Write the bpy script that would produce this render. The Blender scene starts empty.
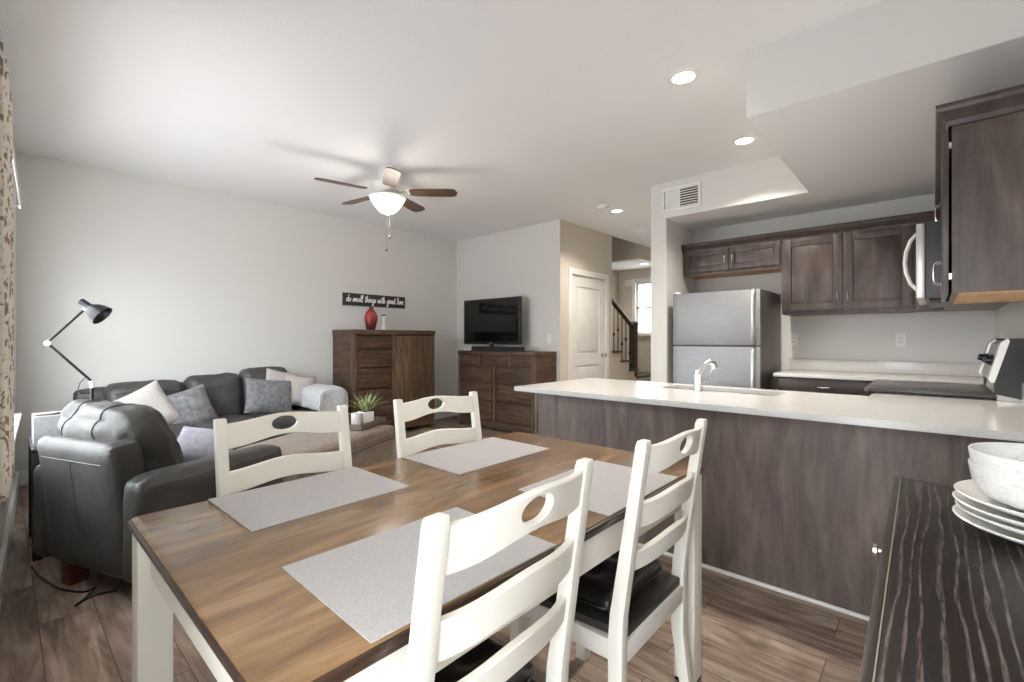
import bpy, bmesh, math, random
from mathutils import Vector, Matrix, noise
R = math.radians
C = bpy.context.scene.collection
sc = bpy.context.scene
random.seed(7)

# ------------------------------------------------------------------ camera, world, exposure
cam = bpy.data.cameras.new('camera'); cam_o = bpy.data.objects.new('camera', cam); C.objects.link(cam_o)
cam.sensor_width = 36.0; cam.lens = 465.0 / 1024 * 36
cam.shift_y = -(341 - 339.0) / 1024
cam.clip_start = 0.02
YAW = 0.737
cam_o.location = (0, 0, 1.207)
cam_o.rotation_euler = (R(90), 0, YAW - R(90))
sc.camera = cam_o

w = bpy.data.worlds.new('daylight'); sc.world = w; w.use_nodes = True
bg = w.node_tree.nodes['Background']
bg.inputs[1].default_value = 6.0
_t = w.node_tree; _tc = _t.nodes.new('ShaderNodeTexCoord'); _sx = _t.nodes.new('ShaderNodeSeparateXYZ'); _rp = _t.nodes.new('ShaderNodeValToRGB')
_t.links.new(_tc.outputs['Generated'], _sx.inputs[0]); _t.links.new(_sx.outputs['Z'], _rp.inputs[0]); _t.links.new(_rp.outputs[0], bg.inputs[0])
_rp.color_ramp.elements[0].position = 0.0; _rp.color_ramp.elements[0].color = (0.54, 0.55, 0.57, 1)     # unseen ground outside, made pale to light the ceiling
_rp.color_ramp.elements[1].position = 0.06; _rp.color_ramp.elements[1].color = (0.90, 0.96, 1.0, 1)     # overcast sky
sc.view_settings.view_transform = 'Standard'; sc.view_settings.look = 'None'
sc.view_settings.gamma = 1.0; sc.view_settings.use_curve_mapping = False
sc.view_settings.exposure = 0.95
LAMP = 12.0          # watts of one recessed downlight
HALL = 9.0

# ------------------------------------------------------------------ materials
def lin(c):
    return tuple(((v / 255) / 12.92 if v / 255 <= 0.04045 else ((v / 255 + 0.055) / 1.055) ** 2.4) for v in c[:3]) + (1,)
class N:
    def __init__(s, name, rough=0.5, metal=0.0, spec=0.5):
        s.m = bpy.data.materials.new(name); s.m.use_nodes = True; s.t = s.m.node_tree
        s.b = s.t.nodes['Principled BSDF']
        s.b.inputs['Roughness'].default_value = rough; s.b.inputs['Metallic'].default_value = metal
        s.b.inputs['Specular IOR Level'].default_value = spec
    def n(s, typ, **kw):
        x = s.t.nodes.new(typ)
        for k, v in kw.items(): setattr(x, k, v)
        return x
    def l(s, a, b): s.t.links.new(a, b)
    def coord(s, scale=(1, 1, 1), rot=(0, 0, 0), loc=(0, 0, 0)):
        tc = s.n('ShaderNodeTexCoord'); mp = s.n('ShaderNodeMapping')
        mp.inputs['Scale'].default_value = scale; mp.inputs['Rotation'].default_value = rot; mp.inputs['Location'].default_value = loc
        s.l(tc.outputs['Object'], mp.inputs['Vector']); return mp.outputs[0]
    def noise(s, vec, scale, detail=4, rough=0.55, dist=0.0):
        x = s.n('ShaderNodeTexNoise'); x.inputs['Scale'].default_value = scale; x.inputs['Detail'].default_value = detail
        x.inputs['Roughness'].default_value = rough; x.inputs['Distortion'].default_value = dist
        s.l(vec, x.inputs['Vector']); return x.outputs['Fac']
    def ramp(s, fac, stops):
        x = s.n('ShaderNodeValToRGB'); e = x.color_ramp.elements
        while len(e) < len(stops): e.new(0.5)
        for i, (p, c) in enumerate(stops): e[i].position = p; e[i].color = c
        s.l(fac, x.inputs[0]); return x.outputs[0]
    def mix(s, fac, a, b, typ='MIX'):
        x = s.n('ShaderNodeMix', data_type='RGBA', blend_type=typ)
        if isinstance(fac, float): x.inputs[0].default_value = fac
        else: s.l(fac, x.inputs[0])
        for sock, v in ((x.inputs[6], a), (x.inputs[7], b)):
            if isinstance(v, tuple): sock.default_value = v
            else: s.l(v, sock)
        return x.outputs[2]
    def math(s, op, a, b):
        x = s.n('ShaderNodeMath', operation=op)
        for i, v in enumerate((a, b)):
            if isinstance(v, (int, float)): x.inputs[i].default_value = v
            else: s.l(v, x.inputs[i])
        return x.outputs[0]
    def color(s, c):
        if isinstance(c, tuple): s.b.inputs['Base Color'].default_value = c
        else: s.l(c, s.b.inputs['Base Color'])
        return s
    def bump(s, h, strength=0.1, dist=0.01):
        x = s.n('ShaderNodeBump'); x.inputs['Strength'].default_value = strength; x.inputs['Distance'].default_value = dist
        s.l(h, x.inputs['Height']); s.l(x.outputs[0], s.b.inputs['Normal']); return s

def flat(name, c, rough=0.5, metal=0.0, spec=0.5, bump=0.0, bscale=200):
    m = N(name, rough, metal, spec)
    f = m.noise(m.coord(), 6.0, 2)
    a = lin(c); b = tuple(min(1, v * 1.05) for v in a[:3]) + (1,)
    m.color(m.ramp(f, [(0.3, a), (0.7, b)]))
    if bump: m.bump(m.noise(m.coord(), bscale, 3), bump, 0.004)
    return m.m

def wood(name, dark, mid, light, axis='Z', freq=3.0, stretch=14, rough=0.45, bump=0.08, patch=0.5, spec=0.5, plank=0, coat=0.0):
    m = N(name, rough, 0, spec)
    k = 'XYZ'.index(axis)
    s = [stretch] * 3; s[k] = 1.0
    v = m.coord(tuple(s))
    g = m.noise(v, freq, 8, 0.62, 0.6)
    col = m.ramp(g, [(0.28, lin(dark)), (0.5, lin(mid)), (0.72, lin(light))])
    s2 = [3.0] * 3; s2[k] = 0.7
    p = m.noise(m.coord(tuple(s2)), freq * 0.7, 4, 0.6, 1.0)
    shade = m.ramp(p, [(0.3, (1 - patch * 0.55,) * 3 + (1,)), (0.7, (1 + patch * 0.18,) * 3 + (1,))])
    col = m.mix(1.0, col, shade, 'MULTIPLY')
    if plank:
        tc = m.n('ShaderNodeTexCoord'); sx = m.n('ShaderNodeSeparateXYZ'); m.l(tc.outputs['Object'], sx.inputs[0])
        q = m.math('FLOOR', m.math('MULTIPLY', sx.outputs['XYZ'.index('X' if axis != 'X' else 'Y')], 1 / plank), 0)
        wn = m.n('ShaderNodeTexWhiteNoise', noise_dimensions='1D'); m.l(q, wn.inputs['W'])
        col = m.mix(1.0, col, m.ramp(wn.outputs['Value'], [(0, (0.82, 0.82, 0.82, 1)), (1, (1.12, 1.1, 1.08, 1))]), 'MULTIPLY')
    m.color(col); m.bump(g, bump, 0.003)
    m.b.inputs['Coat Weight'].default_value = coat; m.b.inputs['Coat Roughness'].default_value = 0.12
    return m.m

def leather(name, c1, c2, rough=0.42):
    m = N(name, rough, 0, 0.5)
    v = m.coord()
    m.color(m.ramp(m.noise(v, 4.5, 5, 0.6, 0.8), [(0.3, lin(c1)), (0.72, lin(c2))]))
    h = m.math('ADD', m.math('MULTIPLY', m.noise(v, 14, 4, 0.6, 1.2), 0.8), m.math('MULTIPLY', m.noise(v, 180, 3), 0.15))
    m.bump(h, 0.35, 0.012)
    return m.m

def fabric(name, c1, c2, scale=40, rough=0.9, bump=0.3, fine=350):
    m = N(name, rough, 0, 0.2)
    v = m.coord()
    m.color(m.ramp(m.noise(v, scale, 5, 0.65), [(0.36, lin(c1)), (0.64, lin(c2))]))
    m.bump(m.noise(v, fine, 3, 0.7), bump, 0.004)
    m.b.inputs['Sheen Weight'].default_value = 0.15
    return m.m

M = {}
def texture_wall(name, c, sc_, st):
    m = N(name, 0.85, 0, 0.25); v = m.coord()
    m.color(lin(c)); m.bump(m.noise(v, sc_, 4, 0.6), st, 0.006); return m.m
M['wall'] = texture_wall('wall_paint', (224, 223, 219), 110, 0.12)
M['hallwall'] = texture_wall('hall_paint', (216, 207, 193), 110, 0.1)
M['ceiling'] = texture_wall('ceiling_paint', (245, 245, 245), 75, 0.35)
M['trim'] = flat('white_trim', (236, 235, 231), 0.4)
M['chairwhite'] = flat('white_lacquer', (238, 233, 222), 0.32, bump=0.02, bscale=60)
M['plastic'] = flat('white_plastic', (238, 238, 236), 0.4)
M['black'] = flat('black_plastic', (22, 22, 24), 0.35)
M['blackmetal'] = flat('black_metal', (30, 31, 34), 0.35, 0.3)
M['iron'] = flat('dark_iron', (42, 36, 33), 0.5, 0.4)
M['chrome'] = flat('chrome', (225, 225, 228), 0.08, 1.0)
M['nickel'] = flat('brushed_nickel', (205, 203, 200), 0.25, 1.0)
M['quartz'] = N('white_quartz', 0.16).m
mq = N('quartz', 0.14, 0, 0.5); mq.color(mq.ramp(mq.noise(mq.coord(), 220, 3, 0.7), [(0.35, lin((204, 202, 199))), (0.65, lin((213, 212, 209)))])); M['quartz'] = mq.m
M['table'] = wood('table_wood', (114, 85, 60), (150, 117, 83), (176, 142, 105), 'X', 3.4, 5, 0.22, 0.04, 0.8, plank=0.0)
M['tableedge'] = wood('table_edge_wood', (40, 28, 22), (62, 45, 36), (84, 64, 50), 'X', 3, 12, 0.28, 0.05, 0.4)
M['pen'] = wood('peninsula_wood', (88, 76, 71), (110, 96, 90), (130, 115, 107), 'Z', 3.0, 6, 0.42, 0.05, 0.6)
M['cab'] = wood('cabinet_wood', (66, 57, 54), (90, 78, 74), (114, 99, 91), 'Z', 2.4, 4, 0.34, 0.04, 0.8)
M['caby'] = wood('cabinet_rail_wood', (70, 59, 56), (82, 69, 65), (94, 80, 74), 'Y', 3, 5, 0.36, 0.05, 0.6)
M['cabx'] = wood('cabinet_trim_wood', (62, 52, 50), (74, 62, 58), (86, 73, 68), 'X', 3, 5, 0.36, 0.05, 0.6)
M['maple'] = wood('raw_maple', (170, 130, 92), (196, 156, 115), (214, 178, 140), 'X', 3, 9, 0.5, 0.03, 0.3)
M['rustic'] = wood('rustic_wood', (56, 40, 30), (92, 69, 52), (120, 94, 72), 'X', 3.2, 11, 0.55, 0.2, 0.7)
M['rusticz'] = wood('rustic_wood_upright', (62, 46, 34), (102, 80, 60), (130, 104, 80), 'Z', 3.2, 11, 0.55, 0.2, 0.6)
M['rusticy'] = wood('rustic_wood_side', (52, 38, 30), (86, 65, 50), (114, 90, 70), 'Y', 3.2, 11, 0.55, 0.2, 0.7)
M['legwood'] = wood('red_brown_wood', (62, 30, 18), (92, 48, 28), (112, 62, 38), 'Z', 4, 8, 0.35, 0.04, 0.4)
M['stairwood'] = wood('stair_wood', (52, 40, 32), (72, 56, 46), (90, 72, 58), 'X', 3, 9, 0.4, 0.05, 0.4)
M['leather'] = leather('grey_leather', (48, 47, 46), (74, 72, 70), 0.46)
M['leatherdark'] = leather('charcoal_leather', (58, 57, 57), (80, 78, 77), 0.46)
M['padleather'] = leather('black_leather', (26, 22, 22), (40, 35, 34), 0.3)
M['taupe'] = fabric('taupe_fabric', (118, 105, 94), (138, 124, 111), 25, 0.75, 0.2)
M['mat'] = fabric('woven_placemat', (174, 169, 166), (193, 188, 186), 260, 0.8, 0.3, 420)
M['creampillow'] = fabric('cream_linen', (182, 176, 171), (198, 193, 188), 50)
M['velvet'] = fabric('grey_velvet', (104, 103, 106), (150, 148, 150), 16, 0.55, 0.25, 90)
M['damask'] = fabric('grey_damask', (104, 104, 107), (138, 138, 141), 30, 0.7, 0.25)
M['beigepillow'] = fabric('beige_linen', (178, 171, 166), (196, 190, 185), 60)
M['lavender'] = fabric('lavender_grey_cloth', (138, 136, 144), (158, 156, 163), 40)
M['throw'] = fabric('pale_grey_throw', (172, 173, 176), (204, 204, 205), 45, 0.95, 0.5, 120)
M['lining'] = flat('white_lining', (238, 238, 238), 0.9)
M['greybox'] = fabric('light_grey_canvas', (132, 131, 132), (144, 143, 144), 60)
M['brown'] = flat('brown_strap', (74, 40, 28), 0.5)
M['tv'] = flat('tv_screen', (10, 11, 13), 0.09, 0, 0.6)
M['cooktop'] = flat('black_glass', (74, 71, 68), 0.3, 0, 0.35)
M['rangegrey'] = flat('range_grey', (98, 98, 100), 0.4, 0.2)
M['applwhite'] = flat('satin_steel', (214, 212, 208), 0.3, 0.55)
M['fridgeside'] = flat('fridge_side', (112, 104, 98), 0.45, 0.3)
M['ceramic'] = flat('white_ceramic', (236, 234, 229), 0.16)
mb_ = N('embossed_ceramic', 0.2); mb_.color(lin((232, 230, 226))); mb_.bump(mb_.noise(mb_.coord(), 55, 2, 0.5, 2.5), 0.6, 0.006); M['emboss'] = mb_.m
M['gold'] = flat('brass_inlay', (186, 170, 148), 0.35, 0.6)
M['bark'] = flat('tray_wood', (104, 88, 78), 0.8)
M['candle'] = flat('frosted_jar', (214, 206, 204), 0.4)
M['cable'] = flat('black_cable', (20, 20, 21), 0.45)
M['soil'] = flat('soil', (60, 48, 38), 0.9)
# brushed steel
ms = N('brushed_steel', 0.52, 1.0); f = ms.noise(ms.coord((3, 3, 160)), 2.0, 4); ms.color(ms.ramp(f, [(0.3, lin((148, 149, 151))), (0.7, lin((164, 165, 166)))])); ms.bump(f, 0.05, 0.001); M['steel'] = ms.m
# red vase: dark base to red body, a glaze
mr = N('red_glaze', 0.25); tc = mr.n('ShaderNodeTexCoord'); sp = mr.n('ShaderNodeSeparateXYZ'); mr.l(tc.outputs['Object'], sp.inputs[0])
mr.color(mr.ramp(mr.math('MULTIPLY', sp.outputs['Z'], 3.3), [(0.08, lin((62, 40, 34))), (0.4, lin((138, 44, 40))), (0.65, lin((176, 62, 56))), (0.95, lin((72, 34, 30)))])); M['vase'] = mr.m
# leaf
ml = N('grass_leaf', 0.5); ml.color(ml.ramp(ml.noise(ml.coord(), 30, 2), [(0.35, lin((86, 112, 54))), (0.65, lin((196, 202, 150)))])); M['leaf'] = ml.m
# console: ebonised oak with limed grain
mc = N('limed_ebony', 0.36, 0, 0.2)
v = mc.coord((0.9, 9.0, 9.0)); wv = mc.n('ShaderNodeTexWave', wave_type='BANDS', bands_direction='Y')
wv.inputs['Scale'].default_value = 2.1; wv.inputs['Distortion'].default_value = 9.0; wv.inputs['Detail'].default_value = 3.0; wv.inputs['Detail Scale'].default_value = 1.1
mc.l(v, wv.inputs['Vector'])
fg = mc.noise(mc.coord((7, 90, 90)), 3, 5, 0.7)
gr = mc.math('MULTIPLY', mc.ramp(wv.outputs['Fac'], [(0.78, (0, 0, 0, 1)), (1.0, (1, 1, 1, 1))]), mc.ramp(fg, [(0.4, (0.05, 0.05, 0.05, 1)), (0.62, (1, 1, 1, 1))]))
mc.color(mc.mix(gr, lin((31, 24, 22)), lin((116, 102, 96)))); mc.bump(fg, 0.08, 0.002); M['console'] = mc.m
M['consoleedge'] = wood('ebony_edge', (34, 26, 24), (52, 42, 38), (72, 60, 55), 'X', 5, 18, 0.35, 0.06, 0.2)
# plank floor, boards along Y
mf = N('plank_floor', 0.42, 0, 0.4)
v = mf.coord((1, 1, 1), (0, 0, R(90)), (0.3, 0.07, 0))
br = mf.n('ShaderNodeTexBrick'); br.offset = 0.37; br.inputs['Scale'].default_value = 1.0
br.inputs['Brick Width'].default_value = 1.25; br.inputs['Row Height'].default_value = 0.18; br.inputs['Mortar Size'].default_value = 0.0016
br.inputs['Color1'].default_value = (0, 0, 0, 1); br.inputs['Color2'].default_value = (1, 1, 1, 1); br.inputs['Mortar'].default_value = (0.2, 0.2, 0.2, 1)
mf.l(v, br.inputs['Vector'])
off = mf.n('ShaderNodeVectorMath', operation='MULTIPLY_ADD'); tcf = mf.n('ShaderNodeTexCoord')
mf.l(br.outputs['Color'], off.inputs[0]); off.inputs[1].default_value = (7, 13, 5); mf.l(tcf.outputs['Object'], off.inputs[2])
mp1 = mf.n('ShaderNodeMapping'); mp1.inputs['Scale'].default_value = (11, 1.4, 1); mf.l(off.outputs[0], mp1.inputs['Vector'])
g1 = mf.noise(mp1.outputs[0], 1.6, 8, 0.62, 1.4)
mp2 = mf.n('ShaderNodeMapping'); mp2.inputs['Scale'].default_value = (3.4, 1.0, 1); mf.l(off.outputs[0], mp2.inputs['Vector'])
cath = mf.math('SINE', mf.math('MULTIPLY', mf.noise(mp2.outputs[0], 1.1, 2, 0.5, 0.3), 55.0), 0)
gg = mf.math('ADD', mf.math('MULTIPLY', g1, 0.86), mf.math('ADD', mf.math('MULTIPLY', cath, 0.045), 0.07))
fc = mf.ramp(gg, [(0.30, lin((94, 77, 66))), (0.5, lin((146, 125, 110))), (0.68, lin((182, 164, 150)))])
fc = mf.mix(1.0, fc, mf.ramp(br.outputs['Color'], [(0, (0.84, 0.84, 0.85, 1)), (1, (1.08, 1.07, 1.05, 1))]), 'MULTIPLY')
fc = mf.mix(br.outputs['Fac'], fc, lin((70, 58, 52)))
mf.color(fc); mf.bump(gg, 0.12, 0.003); M['floor'] = mf.m
# curtain
mk = N('patterned_curtain', 0.9, 0, 0.2)
vn = mk.n('ShaderNodeTexVoronoi', feature='DISTANCE_TO_EDGE'); vn.inputs['Scale'].default_value = 9; mk.l(mk.coord((1, 1, 0.7)), vn.inputs['Vector'])
k1 = mk.ramp(mk.noise(mk.coord((1, 1, 0.7)), 22, 4, 0.6, 1.5), [(0.53, (0, 0, 0, 1)), (0.58, (1, 1, 1, 1))])
mk.color(mk.mix(k1, lin((250, 243, 232)), lin((160, 142, 126)))); M['curtain'] = mk.m
# window glass: mostly transparent with a thin reflection
def glass_mat():
    m = bpy.data.materials.new('clear_glass'); m.use_nodes = True; t = m.node_tree; t.nodes.clear()
    o = t.nodes.new('ShaderNodeOutputMaterial'); tr = t.nodes.new('ShaderNodeBsdfTransparent'); gl = t.nodes.new('ShaderNodeBsdfGlossy')
    mx = t.nodes.new('ShaderNodeMixShader'); mx.inputs[0].default_value = 0.05
    gl.inputs['Roughness'].default_value = 0.02
    t.links.new(tr.outputs[0], mx.inputs[1]); t.links.new(gl.outputs[0], mx.inputs[2]); t.links.new(mx.outputs[0], o.inputs[0])
    return m
M['glass'] = glass_mat()
def emit(name, c, s):
    m = N(name); m.color(lin(c)); m.b.inputs['Emission Color'].default_value = lin(c); m.b.inputs['Emission Strength'].default_value = s; return m.m
M['glow'] = emit('lamp_lens', (255, 246, 232), 4.0)
M['bowlglow'] = emit('frosted_lit_glass', (255, 240, 218), 0.55)

# ------------------------------------------------------------------ mesh helpers
class MB:
    def __init__(s): s.b = bmesh.new()
    def _xf(s, vs, mat):
        if mat is not None: bmesh.ops.transform(s.b, matrix=mat, verts=vs)
    def box(s, x0, x1, y0, y1, z0, z1, bev=0.0, seg=2, mat=None):
        r = bmesh.ops.create_cube(s.b, size=1.0)['verts']
        for v in r:
            v.co = Vector(((x0 + x1) / 2 + v.co.x * abs(x1 - x0), (y0 + y1) / 2 + v.co.y * abs(y1 - y0), (z0 + z1) / 2 + v.co.z * abs(z1 - z0)))
        if bev:
            es = list({e for v in r for e in v.link_edges})
            out = bmesh.ops.bevel(s.b, geom=es, offset=bev, segments=seg, affect='EDGES', profile=0.6)
            r = list({v for f in out['faces'] for v in f.verts} | {v for v in r if v.is_valid})
        s._xf(r, mat); return s
    def tube(s, pts, r, seg=8, cap=True, mat=None):
        pts = [Vector(p) for p in pts]; n = len(pts)
        rr = r if isinstance(r, (list, tuple)) else [r] * n
        rings = []; up = None
        for i, p in enumerate(pts):
            t = (pts[min(i + 1, n - 1)] - pts[max(i - 1, 0)]).normalized()
            if up is None:
                a = Vector((0, 0, 1)) if abs(t.z) < 0.9 else Vector((1, 0, 0)); up = t.cross(a).normalized()
            else: up = (up - t * up.dot(t)).normalized()
            b2 = t.cross(up)
            rings.append([s.b.verts.new(p + (up * math.cos(2 * math.pi * k / seg) + b2 * math.sin(2 * math.pi * k / seg)) * rr[i]) for k in range(seg)])
        for a, b in zip(rings, rings[1:]):
            for k in range(seg): s.b.faces.new((a[k], a[(k + 1) % seg], b[(k + 1) % seg], b[k]))
        if cap: s.b.faces.new(list(reversed(rings[0]))); s.b.faces.new(rings[-1])
        s._xf([v for q in rings for v in q], mat); return s
    def lathe(s, prof, c=(0, 0, 0), seg=32, mat=None):
        rings = []
        for (r, z) in prof:
            rings.append([s.b.verts.new((c[0] + max(r, 1e-4) * math.cos(2 * math.pi * k / seg), c[1] + max(r, 1e-4) * math.sin(2 * math.pi * k / seg), c[2] + z)) for k in range(seg)])
        for a, b in zip(rings, rings[1:]):
            for k in range(seg): s.b.faces.new((a[k], a[(k + 1) % seg], b[(k + 1) % seg], b[k]))
        s.b.faces.new(list(reversed(rings[0]))); s.b.faces.new(rings[-1])
        s._xf([v for q in rings for v in q], mat); return s
    def prism(s, pts, axis, a, b, bev=0.0, mat=None):
        def P(p, h):
            return {'X': (h, p[0], p[1]), 'Y': (p[0], h, p[1]), 'Z': (p[0], p[1], h)}[axis]
        A = [s.b.verts.new(P(p, a)) for p in pts]; B = [s.b.verts.new(P(p, b)) for p in pts]; n = len(pts)
        f1 = s.b.faces.new(A); f2 = s.b.faces.new(list(reversed(B)))
        fs = [f1, f2] + [s.b.faces.new((A[i], B[i], B[(i + 1) % n], A[(i + 1) % n])) for i in range(n)]
        bmesh.ops.recalc_face_normals(s.b, faces=fs)
        vs = A + B
        if bev:
            es = list({e for v in vs for e in v.link_edges})
            out = bmesh.ops.bevel(s.b, geom=es, offset=bev, segments=2, affect='EDGES', profile=0.6)
            vs = list({v for f in out['faces'] for v in f.verts} | {v for v in vs if v.is_valid})
        s._xf(vs, mat); return s
    def grid(s, fn, nu, nv, closed=False, mat=None):
        g = [[s.b.verts.new(fn(i / nu, j / nv)) for j in range(nv + 1)] for i in range(nu + 1)]
        for i in range(nu):
            for j in range(nv): s.b.faces.new((g[i][j], g[i + 1][j], g[i + 1][j + 1], g[i][j + 1]))
        s._xf([v for q in g for v in q], mat); return s
    def soft(s, hx, hy, hz, r, puff=(0, 0, 0), wr=0.0, seed=0, n=10, mat=None, warp=None):
        # rounded, stuffed box centred at the origin
        tmp = bmesh.new(); bmesh.ops.create_cube(tmp, size=2.0)
        bmesh.ops.subdivide_edges(tmp, edges=tmp.edges[:], cuts=n, use_grid_fill=True)
        h = Vector((hx, hy, hz))
        for v in tmp.verts:
            u = v.co.copy()
            p = Vector((u.x * h.x, u.y * h.y, u.z * h.z))
            inn = Vector(tuple(max(-(h[k] - r), min(h[k] - r, p[k])) for k in range(3)))
            d = p - inn
            if d.length > 1e-9: p = inn + d.normalized() * r
            e = [1 - u[k] ** 2 for k in range(3)]
            for k in range(3):
                a, b2 = (k + 1) % 3, (k + 2) % 3
                p[k] += math.copysign(puff[k] * e[a] ** 0.6 * e[b2] ** 0.6, u[k]) * (abs(u[k]) ** 2)
            if wr:
                q = Vector((p.x * 7 + seed, p.y * 7, p.z * 7 + seed))
                p += d.normalized() * (noise.noise(q) * wr + noise.noise(q * 2.7) * wr * 0.5) if d.length > 1e-9 else Vector((0, 0, 0))
                p += Vector((noise.noise(q + Vector((9, 0, 0))), noise.noise(q + Vector((0, 9, 0))), noise.noise(q + Vector((0, 0, 9))))) * wr * 0.5
            if warp: p = warp(p)
            v.co = p
        me = bpy.data.meshes.new('t'); tmp.to_mesh(me); tmp.free()
        k0 = len(s.b.verts); s.b.from_mesh(me); bpy.data.meshes.remove(me)
        s.b.verts.ensure_lookup_table(); s._xf(s.b.verts[k0:], mat); return s
    def pillow(s, w_, h_, t_, seed=0, mat=None, n=18, wr=0.012):
        # square scatter cushion in the local XZ plane, pinched at the seams
        def half(sgn):
            def fn(u, v):
                a, b2 = u * 2 - 1, v * 2 - 1
                k = (1 - abs(a) ** 2.6) * (1 - abs(b2) ** 2.6)
                x = a * w_ / 2 * (1 - 0.07 * (1 - b2 * b2)); z = b2 * h_ / 2 * (1 - 0.07 * (1 - a * a))
                y = sgn * t_ / 2 * max(0, k) ** 0.55
                q = Vector((x * 6 + seed, z * 6, sgn * 2 + seed))
                y += sgn * noise.noise(q) * wr * (k ** 0.3 if k > 0 else 0) * 1.6
                return (x, y, z)
            return fn
        k0 = len(s.b.verts); s.grid(half(1), n, n); s.grid(half(-1), n, n)
        s.b.verts.ensure_lookup_table(); vs = s.b.verts[k0:]
        bmesh.ops.remove_doubles(s.b, verts=vs, dist=1e-5)
        s.b.verts.ensure_lookup_table(); s._xf(s.b.verts[k0:], mat); return s
    def build(s, name, mat, parent=None, smooth=True, loc=None, rot=None):
        bmesh.ops.recalc_face_normals(s.b, faces=s.b.faces[:])
        me = bpy.data.meshes.new(name); s.b.to_mesh(me); s.b.free()
        if smooth:
            me.shade_smooth(); me.set_sharp_from_angle(angle=R(38))
        me.materials.append(mat if not isinstance(mat, str) else M[mat])
        o = bpy.data.objects.new(name, me); C.objects.link(o)
        if parent is not None: o.parent = parent
        if loc is not None: o.location = loc
        if rot is not None: o.rotation_euler = rot
        return o
def thing(name, label, cat, loc=(0, 0, 0), rz=0.0, group=None):
    o = bpy.data.objects.new(name, None); C.objects.link(o); o.location = loc; o.rotation_euler = (0, 0, rz)
    o.empty_display_size = 0.1
    return tag(o, label, cat, group)
def tag(o, label, cat, group=None):
    o['label'] = label; o['category'] = cat
    if group: o['group'] = group
    return o
def struct(o): o['kind'] = 'structure'; return o
def copy_tree(o, parent=None):
    c = o.copy(); C.objects.link(c)
    if parent: c.parent = parent
    for ch in list(o.children): copy_tree(ch, c)
    return c
def arc_pull(mb, a, b, out, r=0.005, depth=0.028):
    a, b, out = Vector(a), Vector(b), Vector(out).normalized() * depth
    d = b - a
    mb.tube([a, a + out * 0.55 + d * 0.01, a + out * 0.9 + d * 0.1, a + out + d * 0.28, a + out + d * 0.72, a + out * 0.9 + d * 0.9, a + out * 0.55 + d * 0.99, b], r, 8)
    return mb

# ------------------------------------------------------------------ room shell
HC = 0.89; TC = 0.03; HB = 0.914; YP = 2.06
ZC = 2.745; ZS = 2.395
XTV = 4.84; YL = 5.57; YH = 3.56; XH = 6.14; XW = 5.13; YR = -0.345; XST = 4.405; YST0 = 1.95; YST1 = 2.11; XFAR = 8.05
def wx(y): return -0.15 + 0.043 * y        # inner face of the window wall
b = MB(); b.box(-0.6, 8.3, -0.6, 5.8, -0.12, 0); struct(b.build('floor', 'floor', smooth=False))
b = MB(); b.box(-0.6, 8.3, -0.6, YH, ZC, ZC + 0.12); b.box(-0.6, 4.96, YH, 5.8, ZC, ZC + 0.12); struct(b.build('ceiling', 'ceiling', smooth=False))
b = MB(); b.box(-0.3, XTV + 0.12, YL, YL + 0.12, 0, ZC); struct(b.build('wall_living', 'wall', smooth=False))
b = MB(); b.box(XTV, XTV + 0.12, YH, YL, 0, ZC); struct(b.build('wall_television', 'wall', smooth=False))
# hall wall with the closet door opening
DX0, DX1, DZ = 5.10, 5.95, 2.07
b = MB(); b.box(XTV + 0.001, DX0, YH - 0.003, YH + 0.12, 0, ZC - 0.001); b.box(DX1, XH, YH, YH + 0.12, 0, ZC); b.box(DX0, DX1, YH, YH + 0.12, DZ, ZC)
struct(b.build('wall_hall', 'hallwall', smooth=False))
b = MB(); b.box(XST, XW + 0.12, YST0, YST1, 0, ZC); b.box(XW + 0.12, XFAR, YST0, YST1, 0, ZC); struct(b.build('wall_stub', 'wall', smooth=False))
b = MB(); b.box(XW, XW + 0.12, YR - 0.12, YST0, 0, ZC); struct(b.build('wall_kitchen', 'wall', smooth=False))
b = MB(); b.box(-0.3, XW, YR - 0.12, YR, 0, ZC); struct(b.build('wall_right', 'wall', smooth=False))
# dropped soffit (L shaped) over the kitchen
b = MB(); b.prism([(2.70, YR), (XW, YR), (XW, YST0), (XST, YST0), (XST, 0.745), (2.70, 0.745)], 'Z', ZS, ZC); struct(b.build('trim_1', 'ceiling', smooth=False))
sf = MB(); sf.box(2.697, 2.70, YR, 0.745, ZS + 0.001, ZC); sf.box(2.697, XST, 0.745, 0.748, ZS + 0.001, ZC); sf.box(XST - 0.003, XST, 0.748, YST1, ZS + 0.001, ZC); struct(sf.build('trim_2', 'wall', smooth=False))
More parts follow.
